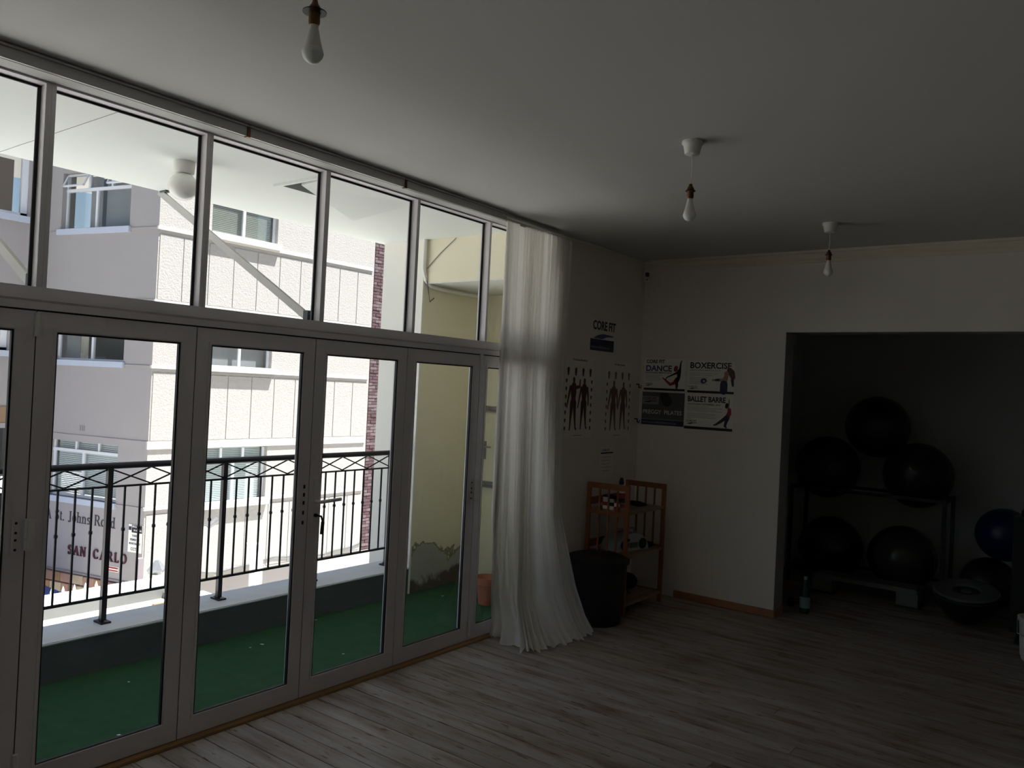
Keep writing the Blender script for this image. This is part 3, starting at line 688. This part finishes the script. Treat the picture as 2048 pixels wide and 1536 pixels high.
# wing of the building, far left
wg = nb
WX = -14.28; FW = face((WX, 0, 0), (0, 1, 0))
holes_boxes(MB(FW), 6.05, 7.35, -2.4, 9, -.25, 0, [(6.17, 7.0, 4.83, 6.1), (5.9, 6.75, 2.08, 3.2), (5.0, 6.9, -1.1, .55)]).build('wing_wall', 'facade', wg)
MB(FW).box(3.0, 6.05, -2.4, 1.95, -.25, 0).build('wing_wall', 'facade', wg)
MB(FW).box(6.0, 7.35, 4.70, 4.82, -.02, .10).build('window_sill', 'blue_sill', wg)
MB(FW).box(5.6, 6.95, 1.96, 2.08, -.02, .10).build('window_sill', 'blue_sill', wg)
MB(FW).box(3.0, 7.35, .62, .95, -.05, .03).build('band', 'brownpaint', wg)
MB(FW).box(3.0, 7.35, .52, .62, -.05, .05).build('band', 'facade', wg)
MB(FW).box(5.0, 7.2, -1.2, .6, -1.2, -1.18).build('recess', 'dark', wg)
for z0, z1, a, b in ((4.83, 6.1, 6.17, 7.0), (2.08, 3.2, 6.0, 6.75)):
    f_ = MB(FW).box(a, a+.09, z0, z1, -.12, -.04).box(b-.12, b, z0, z1, -.12, -.04).box(a, b, z0, z0+.06, -.12, -.04).build('window', 'wframe', wg)
    MB(FW).box(a+.05, b-.05, z0, z1, -.10, -.095).build('pane', 'bglass', f_); MB(FW).box(a, b, z0, z1, -.8, -.78).build('room_wall', 'brownpaint', f_)
MB().box(-20, WX, 6.0, 6.06, -3.7, 9).build('wing_side_wall', 'facade', wg)
for i in range(9):
    a = 3.6+i*.40
    MB(FW).box(a, a+.37, -2.6+random.uniform(-.02, .02), -1.75, 0, .05, .01).build('stone', random.choice(M['stone']), wg)

# ------------------------------------------------------------------ curtain and its rail
cr = thing('curtain_rail', 'slim metal curtain rail running along the top of the glazing', 'curtain rail')
MB().box(.101, .120, -2.2, 4.45, 2.985, 3.030, .002).build('rail', 'rail', cr)
MB().box(.101, .128, -2.2, 4.45, 3.031, 3.040).build('mounting_strip', 'alu', cr)
MB().tube([(.112, 4.40, 3.015), (.112, 4.75, 3.012), (.112, 5.15, 3.010), (.105, 5.42, 3.014), (.085, 5.75, 3.026), (.06, 6.1, 3.036)], .010, 8).build('rail_end', 'white', cr)
for yy in (2.34, 3.44): MB().box(.099, .126, yy-.008, yy+.008, 2.980, 3.044).build('rail_joint', 'brass', cr)
def lerp_path(P_, s):
    n = len(P_)-1; x = min(s*n, n-1e-6); i = int(x); f = x-i
    def cr_(a, b, c, d, t): return .5*((2*b)+(-a+c)*t+(2*a-5*b+4*c-d)*t*t+(-a+3*b-3*c+d)*t**3)
    p = [Vector(P_[max(0, min(n, i+k))]) for k in (-1, 0, 1, 2)]
    return cr_(*p, f)
bm = bmesh.new(); NS, NT = 360, 56
rows = []
KT = [(0, [(.110, 4.47), (.105, 4.73), (.112, 5.02), (.110, 5.33)]),
      (.40, [(.09, 4.50), (.10, 4.74), (.10, 5.02), (.10, 5.34)]),
      (.72, [(.09, 4.49), (.18, 4.66), (.20, 4.90), (.17, 5.26)]),
      (.90, [(.07, 4.56), (.25, 4.60), (.32, 4.84), (.33, 5.27)]),
      (1.0, [(.05, 4.65), (.40, 4.52), (.49, 4.82), (.50, 5.23)])]
ph = [0]
for i in range(NS): ph.append(ph[-1]+(.75+.65*math.sin(i*.045+1.3)+.35*math.sin(i*.11))*.42)
for j in range(NT+1):
    t = j/NT; z = 2.985-t*2.975
    for a, b in zip(KT, KT[1:]):
        if a[0] <= t <= b[0]+1e-9: f = (t-a[0])/(b[0]-a[0]); ctrl = [Vector(p).lerp(Vector(q), f) for p, q in zip(a[1], b[1])]; break
    row = []
    amp = .013+.012*min(1, t*1.6)+.016*t*t
    for i in range(NS+1):
        s_ = i/NS; p = lerp_path(ctrl, s_); q = lerp_path(ctrl, min(1, s_+.01))-lerp_path(ctrl, max(0, s_-.01)); nn = Vector((q.y, -q.x)).normalized()
        sh = math.sin(ph[i]*.8)
        d = amp*(sh*.75+.35*math.sin(ph[i]*1.7+t*1.2)+.15*math.sin(ph[i]*3.1-t*2))
        dz = 0
        if t > .97:
            dz = .012*math.sin(ph[i]*1.1); d += (t-.97)/.03*.03
        row.append(bm.verts.new((p.x+nn.x*d, p.y+nn.y*d, max(.006, z+dz+.004))))
    rows.append(row)
for a, b in zip(rows, rows[1:]):
    for i in range(NS): bm.faces.new([a[i], a[i+1], b[i+1], b[i]])
me = bpy.data.meshes.new('curtain'); bm.to_mesh(me); bm.free()
for p in me.polygons: p.use_smooth = True
me.materials.append(M['curtain']); cu = bpy.data.objects.new('curtain', me); C.objects.link(cu)
tag(cu, 'long off-white cloth curtain gathered at the end of the glazing, pooling on the floor', 'curtain')

# ------------------------------------------------------------------ pendant lamps
def pendant(loc, label, zb, flare):
    t = thing('pendant_lamp', label, 'lamp', (loc[0], loc[1], CEIL), group='bare bulbs hanging from the ceiling')
    L_ = CEIL-zb
    MB().lathe([(.050, 0), (.052, -.012), (.044, -.022), (.036, -.062), (.030, -.066)], 24).build('ceiling_rose', 'white', t, smooth=True)
    h = -(L_-.113-.065)
    MB().tube([(0, 0, -.06), (.004, .002, (h-.06)/2), (-.002, 0, h+.004)], .0028, 6).build('cord', 'white', t)
    b = MB().lathe([(.007, h+.012), (.010, h), (.015, h-.006), (.018, h-.016), (.018, h-.022), (.016, h-.03), (.0165, h-.052), (.014, h-.06)], 20).build('lamp_holder', 'brass', t, smooth=True)
    MB().lathe([(.015, h-.016), (flare, h-.021), (flare, h-.024), (.015, h-.024)], 24).build('shade_ring', 'black_metal', b)
    z0 = h-.058
    bu = MB().lathe([(.0125, z0), (.0135, z0-.012), (.0155, z0-.02), (.021, z0-.045), (.0275, z0-.068)], 28, cap=False).build('bulb_body', 'white', t, smooth=True)
    pr = [(.0275, z0-.068)]
    for k_ in range(1, 12):
        a = math.radians(-5+95*k_/11); pr.append((max(.0005, .0315*math.cos(a)), z0-.078-.0335*math.sin(a)))
    MB().lathe(pr, 28, cap=False).build('bulb_dome', 'bulb', bu, smooth=True)
M['bulb'] = mat('frosted_bulb', (.88, .92, .89), .22)
pendant((1.73, 1.45), 'nearest bare bulb, cut off by the top edge of the photo', 2.69, .034)
pendant((1.905, 3.60), 'bare bulb on a white cord in the middle of the ceiling', 2.647, .024)
pendant((1.98, 5.68), 'farthest bare bulb, hanging before the cornice of the back wall', 2.67, .024)
# motion sensor
se = thing('motion_sensor', 'small white motion sensor high in the room corner below the cornice', 'sensor', (.075, 6.66, 2.91), math.radians(35))
MB().box(-.032, .032, -.02, .03, -.055, .05, .012).build('sensor_body', 'papergrey', se); MB().box(-.018, .018, -.026, -.018, -.012, .028, .003).build('sensor_window', 'pgrey', se)
MB().lathe([(.007, -.045), (.007, -.035)], 10, (0, -.02, 0)).build('status_light', 'pgrey', se)

# ------------------------------------------------------------------ posters
BW = face((0, YB, 0), (1, 0, 0)); LW = face((XL, 0, 0), (0, 1, 0))
def sheet(Mx, u0, u1, v0, v1, m, name='sheet', parent=None, w0=.0005, w1=.0015, rot=0):
    return MB(Mx).box(u0, u1, v0, v1, w0, w1).build(name, m, parent)
def figure(Mx, pts, m, name, parent, w0=.0016):
    """pts: list of (u,v,r) chains -> flat printed silhouette"""
    mb = MB(Mx); e = 0
    for ch in pts:
        for (a, b, r), (c, d, q) in zip(ch, ch[1:]):
            v1 = Vector((c-a, d-b)); n_ = Vector((-v1.y, v1.x)); n_ = n_.normalized() if n_.length else Vector((0, 1))
            mb.prism([(a+n_.x*r, b+n_.y*r), (a-n_.x*r, b-n_.y*r), (c-n_.x*q, d-n_.y*q), (c+n_.x*q, d+n_.y*q)], w0+e, w0+.0004+e); e += .00001
        for a, b, r in ch:
            mb.prism([(a+r*math.cos(k*PI/5), b+r*math.sin(k*PI/5)) for k in range(10)], w0+e, w0+.0004+e); e += .00001
    return mb.build(name, m, parent)
def lines(Mx, u0, u1, v0, n, dv, m, parent, h=.003, sh=(1, .95, .9)):
    mb = MB(Mx)
    for i in range(n): mb.box(u0, u0+(u1-u0)*sh[i % len(sh)], v0-i*dv, v0-i*dv+h, .0015, .0018)
    return mb.build('text_lines', m, parent)
def logo(Mx, u, v, s, parent, m='pblack', m2=None):
    text('CORE FIT', .30*s, m, 'lettering', parent, Mx, u, v, .0018, .004*s, xs=.92)
    MB(Mx).prism([(u+.02*s, v-.20*s), (u+.35*s, v-.10*s), (u+.6*s, v-.055*s), (u+1.25*s, v-.06*s), (u+1.25*s, v-.10*s), (u+.78*s, v-.12*s), (u+.5*s, v-.21*s)], .0016, .002).build('swoosh', m2 or m, parent)
# dance
p = thing('poster', 'top left poster of four on the back wall, dance class with a leaping dancer', 'poster', group='class posters on the back wall')
sheet(BW, .068, .485, 1.853, 2.142, 'paper', parent=p); sheet(BW, .072, .483, 1.853, 1.872, 'pblack', 'strip', p, .0015, .0018)
text('CORE FIT', .044, 'pblack', 'lettering', p, BW, .088, 2.103, bold=.0012); text('DANCE', .074, 'pblue', 'lettering', p, BW, .084, 2.030, bold=.002, xs=1.05)
text('LAUNCHING MARCH 2014', .021, 'pblue', 'lettering', p, BW, .084, 2.008, bold=.0004, xs=1.05)
lines(BW, .084, .25, 1.99, 5, .012, 'pmid', p, .0022, (1, .9, .95))
logo(BW, .086, 1.905, .062, p)
figure(BW, [[(.443, 2.128, .004), (.434, 2.105, .006), (.430, 2.06, .009), (.425, 2.03, .014)], [(.42, 2.03, .020), (.42, 1.98, .016), (.405, 1.945, .018)], [(.405, 2.02, .01), (.36, 2.0, .007), (.305, 1.975, .005), (.29, 1.955, .004)]], 'pblack', 'dancer_top', p)
figure(BW, [[(.39, 2.065, .018), (.385, 2.045, .018)], [(.40, 1.96, .016), (.375, 1.925, .014), (.34, 1.91, .012), (.30, 1.94, .009), (.262, 1.968, .005)]], 'pred', 'dancer_legs', p)
figure(BW, [[(.395, 1.95, .018), (.405, 1.90, .013), (.402, 1.874, .008)]], 'pmuscle', 'dancer_foot', p)
# boxercise
p = thing('poster', 'top right poster of four on the back wall, boxing class with a punching woman', 'poster', group='class posters on the back wall')
sheet(BW, .507, .945, 1.845, 2.135, 'paper', parent=p); sheet(BW, .509, .943, 1.846, 1.866, 'pblack', 'strip', p, .0015, .0018)
text('BOXERCISE', .074, 'pblack', 'lettering', p, BW, .524, 2.066, bold=.0016, xs=1.03); text('LAUNCHING MARCH 2014', .023, 'pmid', 'lettering', p, BW, .522, 2.04, bold=.0002, xs=1.05)
lines(BW, .522, .80, 2.022, 3, .011, 'pmid', p, .0025, (1, .95, .8)); lines(BW, .522, .70, 1.983, 7, .010, 'pmid', p, .0025, (1, .8, .9)); logo(BW, .520, 1.893, .07, p)
figure(BW, [[(.895, 2.055, .022), (.915, 2.03, .030), (.93, 1.99, .020)]], 'pmuscle', 'hair', p)
figure(BW, [[(.870, 2.025, .020), (.870, 2.0, .018), (.855, 1.96, .026)], [(.84, 1.965, .015), (.79, 1.965, .010), (.745, 1.963, .008)]], 'pskin', 'boxer_skin', p, .0021)
figure(BW, [[(.85, 1.93, .034), (.85, 1.872, .034)], [(.925, 1.97, .014), (.932, 1.92, .010)], [(.80, 1.967, .011), (.775, 1.965, .010)]], 'pnavy', 'boxer_vest', p, .0026)
figure(BW, [[(.655, 1.952, .024), (.668, 1.955, .022)]], 'pblue', 'boxing_glove', p); figure(BW, [[(.664, 1.952, .010), (.666, 1.955, .006)]], 'paper', 'glove_shine', p, .0022)
# preggy pilates
p = thing('poster', 'grey lower left poster of four on the back wall, pregnancy exercise class', 'poster', group='class posters on the back wall')
sheet(BW, .062, .487, 1.532, 1.835, 'pgrey', parent=p); sheet(BW, .066, .232, 1.722, 1.795, 'pgreyl', 'logo_field', p, .0015, .0018)
sheet(BW, .062, .487, 1.535, 1.580, 'pnavy', 'strip', p, .0015, .0018); sheet(BW, .062, .487, 1.583, 1.588, 'pgreyl', 'thin_line', p, .0015, .0018)
figure(BW, [[(.30, 1.80, .034), (.315, 1.755, .050)], [(.27, 1.805, .028), (.275, 1.78, .03)]], 'pblack', 'belly_silhouette', p); logo(BW, .074, 1.762, .115, p)
text('PREGGY  PILATES', .052, 'paper', 'lettering', p, BW, .072, 1.635, .0022, .0007, xs=.98); text('www.corefitpilates.co.za', .030, 'pgreyl', 'lettering', p, BW, .072, 1.548, .0022, .0003, xs=1.16)
# ballet barre
p = thing('poster', 'lower right poster of four on the back wall, ballet class with a red-topped dancer', 'poster', group='class posters on the back wall')
sheet(BW, .492, .945, 1.520, 1.838, 'paper', parent=p); sheet(BW, .492, .944, 1.521, 1.545, 'pblack', 'strip', p, .0015, .0018)
text('BALLET BARRE', .066, 'pblack', 'lettering', p, BW, .516, 1.768, bold=.002, xs=.83); text('LAUNCHING NOVEMBER 2014', .023, 'pgrey', 'lettering', p, BW, .516, 1.737, bold=.0003, xs=.99)
lines(BW, .518, .85, 1.722, 4, .013, 'pmid', p, .003, (.6, 1, .83, .98)); lines(BW, .518, .80, 1.66, 5, .012, 'pmid', p, .003, (.95, 1, .93, .98, .15)); logo(BW, .512, 1.583, .085, p)
figure(BW, [[(.905, 1.80, .004), (.905, 1.75, .007)], [(.895, 1.735, .014), (.898, 1.72, .012)]], 'pskin', 'dancer_arm', p); figure(BW, [[(.888, 1.752, .015), (.883, 1.732, .012)]], 'pblack', 'hair', p, .0021)
figure(BW, [[(.912, 1.71, .015), (.910, 1.675, .020), (.895, 1.65, .018)]], 'pred', 'dancer_top', p, .0021)
figure(BW, [[(.90, 1.645, .018), (.885, 1.60, .014), (.876, 1.565, .010), (.89, 1.552, .006)], [(.888, 1.645, .016), (.84, 1.605, .013), (.795, 1.575, .009), (.775, 1.568, .005)]], 'pnavy', 'dancer_trousers', p, .0021)
# logo poster on the left wall
p = thing('poster', 'white and black fitness logo poster on the side wall above the anatomy charts', 'poster')
sheet(LW, 5.785, 6.185, 2.16, 2.435, 'papergrey', parent=p); sheet(LW, 5.787, 6.183, 2.163, 2.262, 'pnavy', 'strip', p, .0015, .0018)
text('CORE FIT', .105, 'pblack', 'lettering', p, LW, 5.82, 2.345, .0018, .0035, xs=.86); MB(LW).prism([(5.83, 2.268), (5.92, 2.300), (6.0, 2.312), (6.17, 2.306), (6.17, 2.294), (6.06, 2.288), (5.98, 2.266)], .0016, .002).build('swoosh', 'pblue', p)
lines(LW, 5.80, 6.15, 2.232, 1, .02, 'pgrey', p, .010); text('www.corefitpilates.co.za', .032, 'pgreyl', 'lettering', p, LW, 5.80, 2.185, .002, .0004, xs=.98)
def man(u, v, h, m, parent, arms=0, Mx=LW, wk=1):
    s = h
    chs = [[(u, v+.94*s, .040*s*wk), (u, v+.90*s, .036*s*wk)], [(u, v+.86*s, .02*s), (u, v+.80*s, .085*s), (u, v+.70*s, .095*s), (u, v+.58*s, .07*s), (u, v+.52*s, .085*s)],
           [(u-.045*s, v+.50*s, .06*s), (u-.065*s, v+.27*s, .036*s), (u-.085*s, v+.04*s, .020*s), (u-.09*s, v+.005*s, .02*s)],
           [(u+.045*s, v+.50*s, .06*s), (u+.065*s, v+.27*s, .036*s), (u+.10*s, v+.04*s, .020*s), (u+.13*s, v+.01*s, .02*s)],
           [(u-.11*s, v+.79*s, .035*s), (u-.16*s, v+.62*s, .026*s), (u-.20*s, v+.46*s, .018*s), (u-.21*s, v+.42*s, .02*s)]]
    chs.append([(u+.11*s, v+.79*s, .035*s), (u+.20*s, v+.80*s, .026*s), (u+.21*s, v+.93*s, .018*s)] if arms else [(u+.11*s, v+.79*s, .035*s), (u+.15*s, v+.62*s, .026*s), (u+.16*s, v+.46*s, .018*s)])
    figure(Mx, chs, m, 'printed_figure', parent)
def chart(u0, u1, v0, v1, title, m, label, thin):
    p = thing('anatomy_chart', label, 'poster', group='anatomy charts on the side wall')
    sheet(LW, u0, u1, v0, v1, 'papergrey', parent=p); W = u1-u0; H = v1-v0
    text(title, .022, 'pgrey', 'lettering', p, LW, (u0+u1)/2, v1-.035, .0018, .0005, 'CENTER')
    man(u0+.32*W, v0+.10*H, .66*H, m, p, 1 if not thin else 0); man(u0+.68*W, v0+.11*H, .64*H, m, p)
    ch = []
    for k_ in range(4): ch.append([(u0+(.12+.25*k_)*W, v1-.11, .018), (u0+(.12+.25*k_)*W, v1-.15, .012)])
    for k_ in range(7):
        for q in (.07, .93): ch.append([(u0+q*W, v0+.07+k_*.065, .008), (u0+q*W, v0+.085+k_*.065, .012)])
    figure(LW, ch, m, 'printed_details', p)['kind'] = 'stuff'
    sheet(LW, u0+.36*W, u0+.64*W, v0+.018, v0+.024, 'pmid', 'caption', p, .0015, .0018)
    return p
chart(5.42, 5.875, 1.42, 2.095, 'The Human Musculature', 'pmuscle', 'muscle anatomy chart on the side wall nearest the curtain', 0)
p = chart(6.07, 6.55, 1.41, 2.09, 'The Human Skeleton', 'pmuscle2', 'faded red anatomy chart on the side wall nearest the room corner', 1)
p = thing('paper_notice', 'small paper notice with a black line low on the side wall above the shelf', 'notice')
sheet(LW, 6.03, 6.27, 1.06, 1.33, 'papergrey', parent=p); sheet(LW, 6.05, 6.26, 1.272, 1.284, 'pblack', 'strip', p, .0015, .0018)
lines(LW, 6.08, 6.22, 1.24, 5, .03, 'pmid', p, .004); text('CORE FIT', .03, 'pnavy', 'lettering', p, LW, 6.07, 1.292, .0018, .0004)
# hook and cord end by the corner
for v_, lb in ((1.90, 'upper small dark hook in the corner beside the posters'), (1.58, 'lower small dark hook in the corner beside the posters')):
    tag(MB().tube([(.0, 0, 0), (.03, -.01, .0), (.035, -.012, -.03), (.05, -.01, -.035), (.055, -.01, -.01)], .006, 6).build('wall_hook', 'pblack', loc=(XL, 6.64, v_)), lb, 'hook', 'hooks in the room corner')

# ------------------------------------------------------------------ shelf in the corner
sh = thing('pine_shelf', 'open orange pine shelving unit with slatted ends in the room corner', 'shelf', (0, 0, 0))
SX0, SX1, SY0, SY1 = .07, .47, 5.80, 6.46
for y0, zt, zb in ((SY0, 1.055, 0), (SY1, 1.030, 0)):
    e_ = MB().box(SX0, SX0+.035, y0-.012, y0+.012, zb, zt, .003).box(SX1-.038, SX1, y0-.012, y0+.012, zb, zt, .003)
    e_.box(SX0+.035, SX1-.038, y0-.010, y0+.010, zt-.045, zt).box(SX0+.035, SX1-.038, y0-.010, y0+.010, .455, .495).box(SX0+.035, SX1-.038, y0-.010, y0+.010, .06, .10).box(SX0+.035, SX1-.038, y0-.009, y0+.009, .80, .83)
    fo = e_.build('end_frame', 'pine', sh)
    for k_ in range(3):
        xx = SX0+.12+.085*k_; MB().box(xx-.007, xx+.007, y0-.006, y0+.006, .49, zt-.04).build('slat', 'pine', fo)
for z in (.835, .475, .09):
    bd = MB().box(SX0+.01, SX1-.01, SY0+.011, SY1-.011, z-.02, z-.006).build('shelf_board', 'pine_pale', sh)
    for k_ in range(6): 
        xx = SX0+.02+.064*k_; MB().box(xx, xx+.052, SY0+.011, SY1-.011, z-.006, z+.002).build('slat', 'pine_pale', bd)
MB().box(SX0+.0, SX0+.012, SY0, SY1, .50, .56).box(SX0+.0, SX0+.012, SY0, SY1, .86, .92).build('back_rail', 'pine', sh)
MB().sphere((SX1+.006, SY0-.0, .62), .014, 12).build('knob', 'pblack', sh)
# things on the shelf
zt = .838
cols = ['paper', 'pred', 'paper', 'darkcloth', 'paper', 'pred']
for i in range(4):
    t = thing('small_box', ['white and red small box at the left of the top shelf', 'second small box, white, on the top shelf', 'red small box in the row on the top shelf', 'cream small box, last of the row on the top shelf'][i], 'box', (.22+.055*i, 5.88, zt), group='small boxes on the top shelf')
    MB().box(-.024, .024, -.04, .04, 0, .115-.01*i, .002).build('carton', ['paper', 'paper', 'pred', 'pine_pale'][i], t); MB().box(-.0245, .0245, -.041, .041, .03, .06).build('print_band', ['pred', 'pblack', 'paper', 'pred'][i], t)
    MB().box(-.0245, .0245, -.0405, .0405, .10-.01*i, .116-.01*i).build('lid_flap', 'pblack', t)
sb = thing('spray_bottle', 'white plastic bottle with a dark cap leaning on the top shelf', 'bottle', (.20, 6.14, zt))
MB().lathe([(.036, 0), (.038, .02), (.038, .13), (.014, .16), (.013, .18)], 20).build('bottle_body', 'paper', sb, smooth=True); MB().lathe([(.018, .18), (.022, .20), (.012, .24)], 14).build('cap', 'darkcloth', sb, smooth=True); MB().lathe([(.0385, .05), (.0385, .11)], 20, cap=False).build('bottle_label', 'pred', sb)
tag(MB().tube([(.24, 6.25, zt+.012), (.33, 6.20, zt+.014), (.36, 6.3, zt+.012), (.26, 6.38, zt+.012), (.20, 6.3, zt+.02), (.30, 6.26, zt+.03)], .012, 8).build('black_cable', 'darkcloth', smooth=True), 'coiled black cable lying on the right of the top shelf', 'cable')
rd = thing('portable_stereo', 'silver grey rounded portable stereo on the middle shelf', 'stereo', (.28, 6.10, .478), math.radians(-14))
MB(Matrix(((0, 0, 1, 0), (1, 0, 0, 0), (0, 1, 0, 0), (0, 0, 0, 1)))).prism([(.19*math.cos(a)*1.0, .005+.15*max(0, math.sin(a))) for a in [PI*k/16 for k in range(17)]], -.10, .10).build('stereo_body', 'silver', rd, smooth=True)
for q in (-.11, .11): MB(Matrix.Translation((.102, q, .06)) @ Matrix.Rotation(PI/2, 4, 'Y')).lathe([(.045, 0), (.045, .006), (.02, .002)], 20).build('speaker_cone', 'darkcloth', rd)
MB().box(.100, .104, -.05, .05, .03, .075, .001).build('display_panel', 'pgrey', rd); MB().tube([(0, -.14, .11), (0, -.10, .175), (0, .10, .175), (0, .14, .11)], .009, 8).build('carry_handle', 'silver', rd, smooth=True)
tag(MB().box(.20, .40, 6.32, 6.42, .478, .52, .01).build('black_pouch', 'darkcloth'), 'black pouch beside the stereo on the middle shelf', 'pouch')
tag(MB().tube([(.3, 6.05, .47), (.32, 6.06, .3), (.30, 6.10, .15), (.34, 6.12, .11)], .005, 6).build('power_cord', 'darkcloth'), 'black power cord hanging from the stereo to the lowest shelf', 'cord')
for i, (xx, yy, lb) in enumerate(((.20, 5.95, 'dark folded bag at the left of the lowest shelf'), (.22, 6.27, 'dark bundle at the right of the lowest shelf'))):
    b_ = MB(); b_.sphere((0, 0, .075), .10, 20, .72); tag(b_.build('cloth_bundle', 'darkcloth', loc=(xx, yy, .095), smooth=True), lb, 'bag')
# black bin
bn = thing('black_bin', 'large round black tub on the floor between curtain and shelf', 'bin', (.36, 5.52, 0))
MB().lathe([(.185, 0), (.20, .01), (.235, .46), (.245, .475)], 40).build('bin_body', 'bin', bn, smooth=True)
MB().lathe([(.252, .472), (.255, .50), (.20, .520), (.06, .526)], 40).build('bin_lid', 'bin', bn, smooth=True); MB().box(-.02, .02, .245, .262, .35, .42).build('bin_handle', 'bin', bn)

# ------------------------------------------------------------------ alcove: ball rack, balls, steps
rk = thing('ball_rack', 'black steel two-tier rack holding large exercise balls in the alcove', 'rack')
RX0, RX1, RY0, RY1 = .99, 2.375, 8.26, 8.76
for x in (RX0, RX1):
    for y in (RY0, RY1): MB().box(x-.017, x+.017, y-.017, y+.017, 0, .975, .003).build('leg', 'black_metal', rk)
for z in (.955, .145):
    for y in (RY0, RY1): MB().box(RX0+.017, RX1-.017, y-.014, y+.014, z-.014, z+.014).build('rail', 'black_metal', rk)
    for x in (RX0, RX1): MB().box(x-.013, x+.013, RY0+.017, RY1-.017, z-.014, z+.014).build('crossbar', 'black_metal', rk)
def ball(c, r, m, label, grp='large exercise balls in the alcove'):
    t = thing('exercise_ball', label, 'ball', c, group=grp)
    mb = MB(); n_ = 96
    prof = []
    for k_ in range(73):
        a = -PI/2+PI*k_/72; g_ = r*(1-.0045*(abs(math.sin(a*18)) < .28)*(abs(a) < 1.25)); prof.append((max(.0004, g_*math.cos(a)), g_*math.sin(a)))
    mb.lathe(prof, 56, cap=False).build('ball_skin', m, t, smooth=True)
    d = Vector((.35, -.9, .1)).normalized()
    MB(Matrix.Translation(d*(r-.002)) @ d.to_track_quat('Z', 'Y').to_matrix().to_4x4()).lathe([(.012, 0), (.012, .003), (.004, .0035)], 12).build('plug', 'rubber', t)
    return t
ball((2.10, 8.51, 1.160), .31, 'rubber', 'black exercise ball on the right of the rack, upper tier')
ball((1.265, 8.51, 1.160), .31, 'rubber', 'black exercise ball on the left of the rack, upper tier')
ball((1.687, 8.66, 1.596), .305, 'rubber', 'black exercise ball topmost on the pile, resting on two others')
ball((1.325, 8.51, .350), .31, 'rubber', 'black exercise ball on the left of the rack, lower tier')
ball((1.99, 8.51, .350), .31, 'rubbergrey', 'shiny dark grey exercise ball on the right of the rack, lower tier')
ball((2.72, 8.53, .235), .235, 'rubber', 'smaller dark ball on the floor behind the upturned balance trainer', 'smaller balls right of the rack')
ball((2.83, 8.50, .700), .236, 'rubberblue', 'dark blue ball resting above the smaller one at the right edge', 'smaller balls right of the rack')
# step under the rack
sp = thing('aerobic_step', 'long grey aerobic step lying under the ball rack', 'step', (1.78, 8.09, 0))
MB().box(-.46, .46, -.14, .14, .135, .175, .012).build('platform', 'stepgrey', sp)
for q in (-.37, .37): MB().prism([(q-.09, -.13), (q+.09, -.13), (q+.08, .13), (q-.08, .13)], .02, .135).build('foot', 'stepgrey', sp); MB().box(q-.10, q+.10, -.14, .14, 0, .02).build('foot_pad', 'rubber', sp)
# half ball balance trainer, flat side up
bo = thing('balance_trainer', 'upturned half-ball balance trainer with round grey platform', 'balance trainer', (2.64, 7.80, .012))
RT = Matrix.Rotation(math.radians(11), 4, 'X') @ Matrix.Diagonal((.80, .80, 1.05, 1))
pr = [(.001, .0)]+[(.285*math.sin(a), .24-.24*math.cos(a)) for a in [PI/2*k/10 for k in range(1, 11)]]
MB(RT).lathe(pr, 40).build('dome', 'rubber', bo, smooth=True)
MB(RT).lathe([(.295, .235), (.312, .245), (.312, .270), (.300, .280), (.14, .280), (.132, .262), (.05, .262), (.045, .270), (.001, .272)], 48, cap=False).build('platform_disc', 'discgrey', bo, smooth=True)
MB(RT).lathe([(.131, .2625), (.05, .2635)], 40, cap=False).build('recess_ring', 'rubber', bo)
MB(RT).lathe([(.316, .250), (.320, .258), (.316, .266)], 48, cap=False).build('rim', 'rubber', bo, smooth=True)
# bottle
bt = thing('green_bottle', 'green glass bottle with a pale label on the floor by the alcove edge', 'bottle', (1.515, 7.08, 0))
MB().lathe([(.038, 0), (.042, .01), (.042, .17), (.030, .21), (.015, .26), (.014, .30)], 24).build('bottle_body', 'bottle', bt, smooth=True)
MB().lathe([(.0425, .045), (.0425, .14)], 24, cap=False).build('bottle_label', 'label', bt, smooth=True); MB().lathe([(.015, .285), (.016, .312), (.002, .313)], 16).build('cap', 'label', bt)
sw = thing('hand_weight', 'small black dumbbell on the floor left of the green bottle', 'dumbbell', (1.43, 7.20, .045))
MB(Matrix.Rotation(PI/2, 4, 'Y')).lathe([(.012, -.09), (.012, .09)], 10).build('bar', 'black_metal', sw)
for q in (-.07, .07): MB(Matrix.Translation((q, 0, 0)) @ Matrix.Rotation(PI/2, 4, 'Y')).lathe([(.040, -.022), (.045, -.016), (.045, .016), (.040, .022)], 6).build('weight_head', 'rubber', sw)
# upright black case at the right edge
cs = thing('black_case', 'tall black upright case cut off by the right edge of the photo', 'case', (3.17, 7.55, 0))
MB().box(-.19, .19, -.14, .14, .03, 1.04, .05).build('case_body', 'rubber', cs, smooth=True); MB().box(-.15, .15, -.12, .12, 0, .03).build('base', 'black_metal', cs); MB().tube([(-.08, 0, 1.035), (-.08, 0, 1.10), (.08, 0, 1.10), (.08, 0, 1.035)], .012, 8).build('carry_handle', 'black_metal', cs)
# white bucket
wb_ = thing('white_bucket', 'white plastic bucket at the right edge of the photo', 'bucket', (3.215, 7.05, 0))
MB().lathe([(.118, 0), (.122, .01), (.140, .285), (.150, .285), (.152, .31), (.142, .312), (.128, .03), (.001, .02)], 36, cap=False).build('bucket_body', 'white', wb_, smooth=True)
MB().tube([(-.15, 0, .29), (-.14, -.10, .20), (0, -.158, .16), (.14, -.10, .20), (.15, 0, .29)], .004, 6).build('bucket_handle', 'steel', wb_)
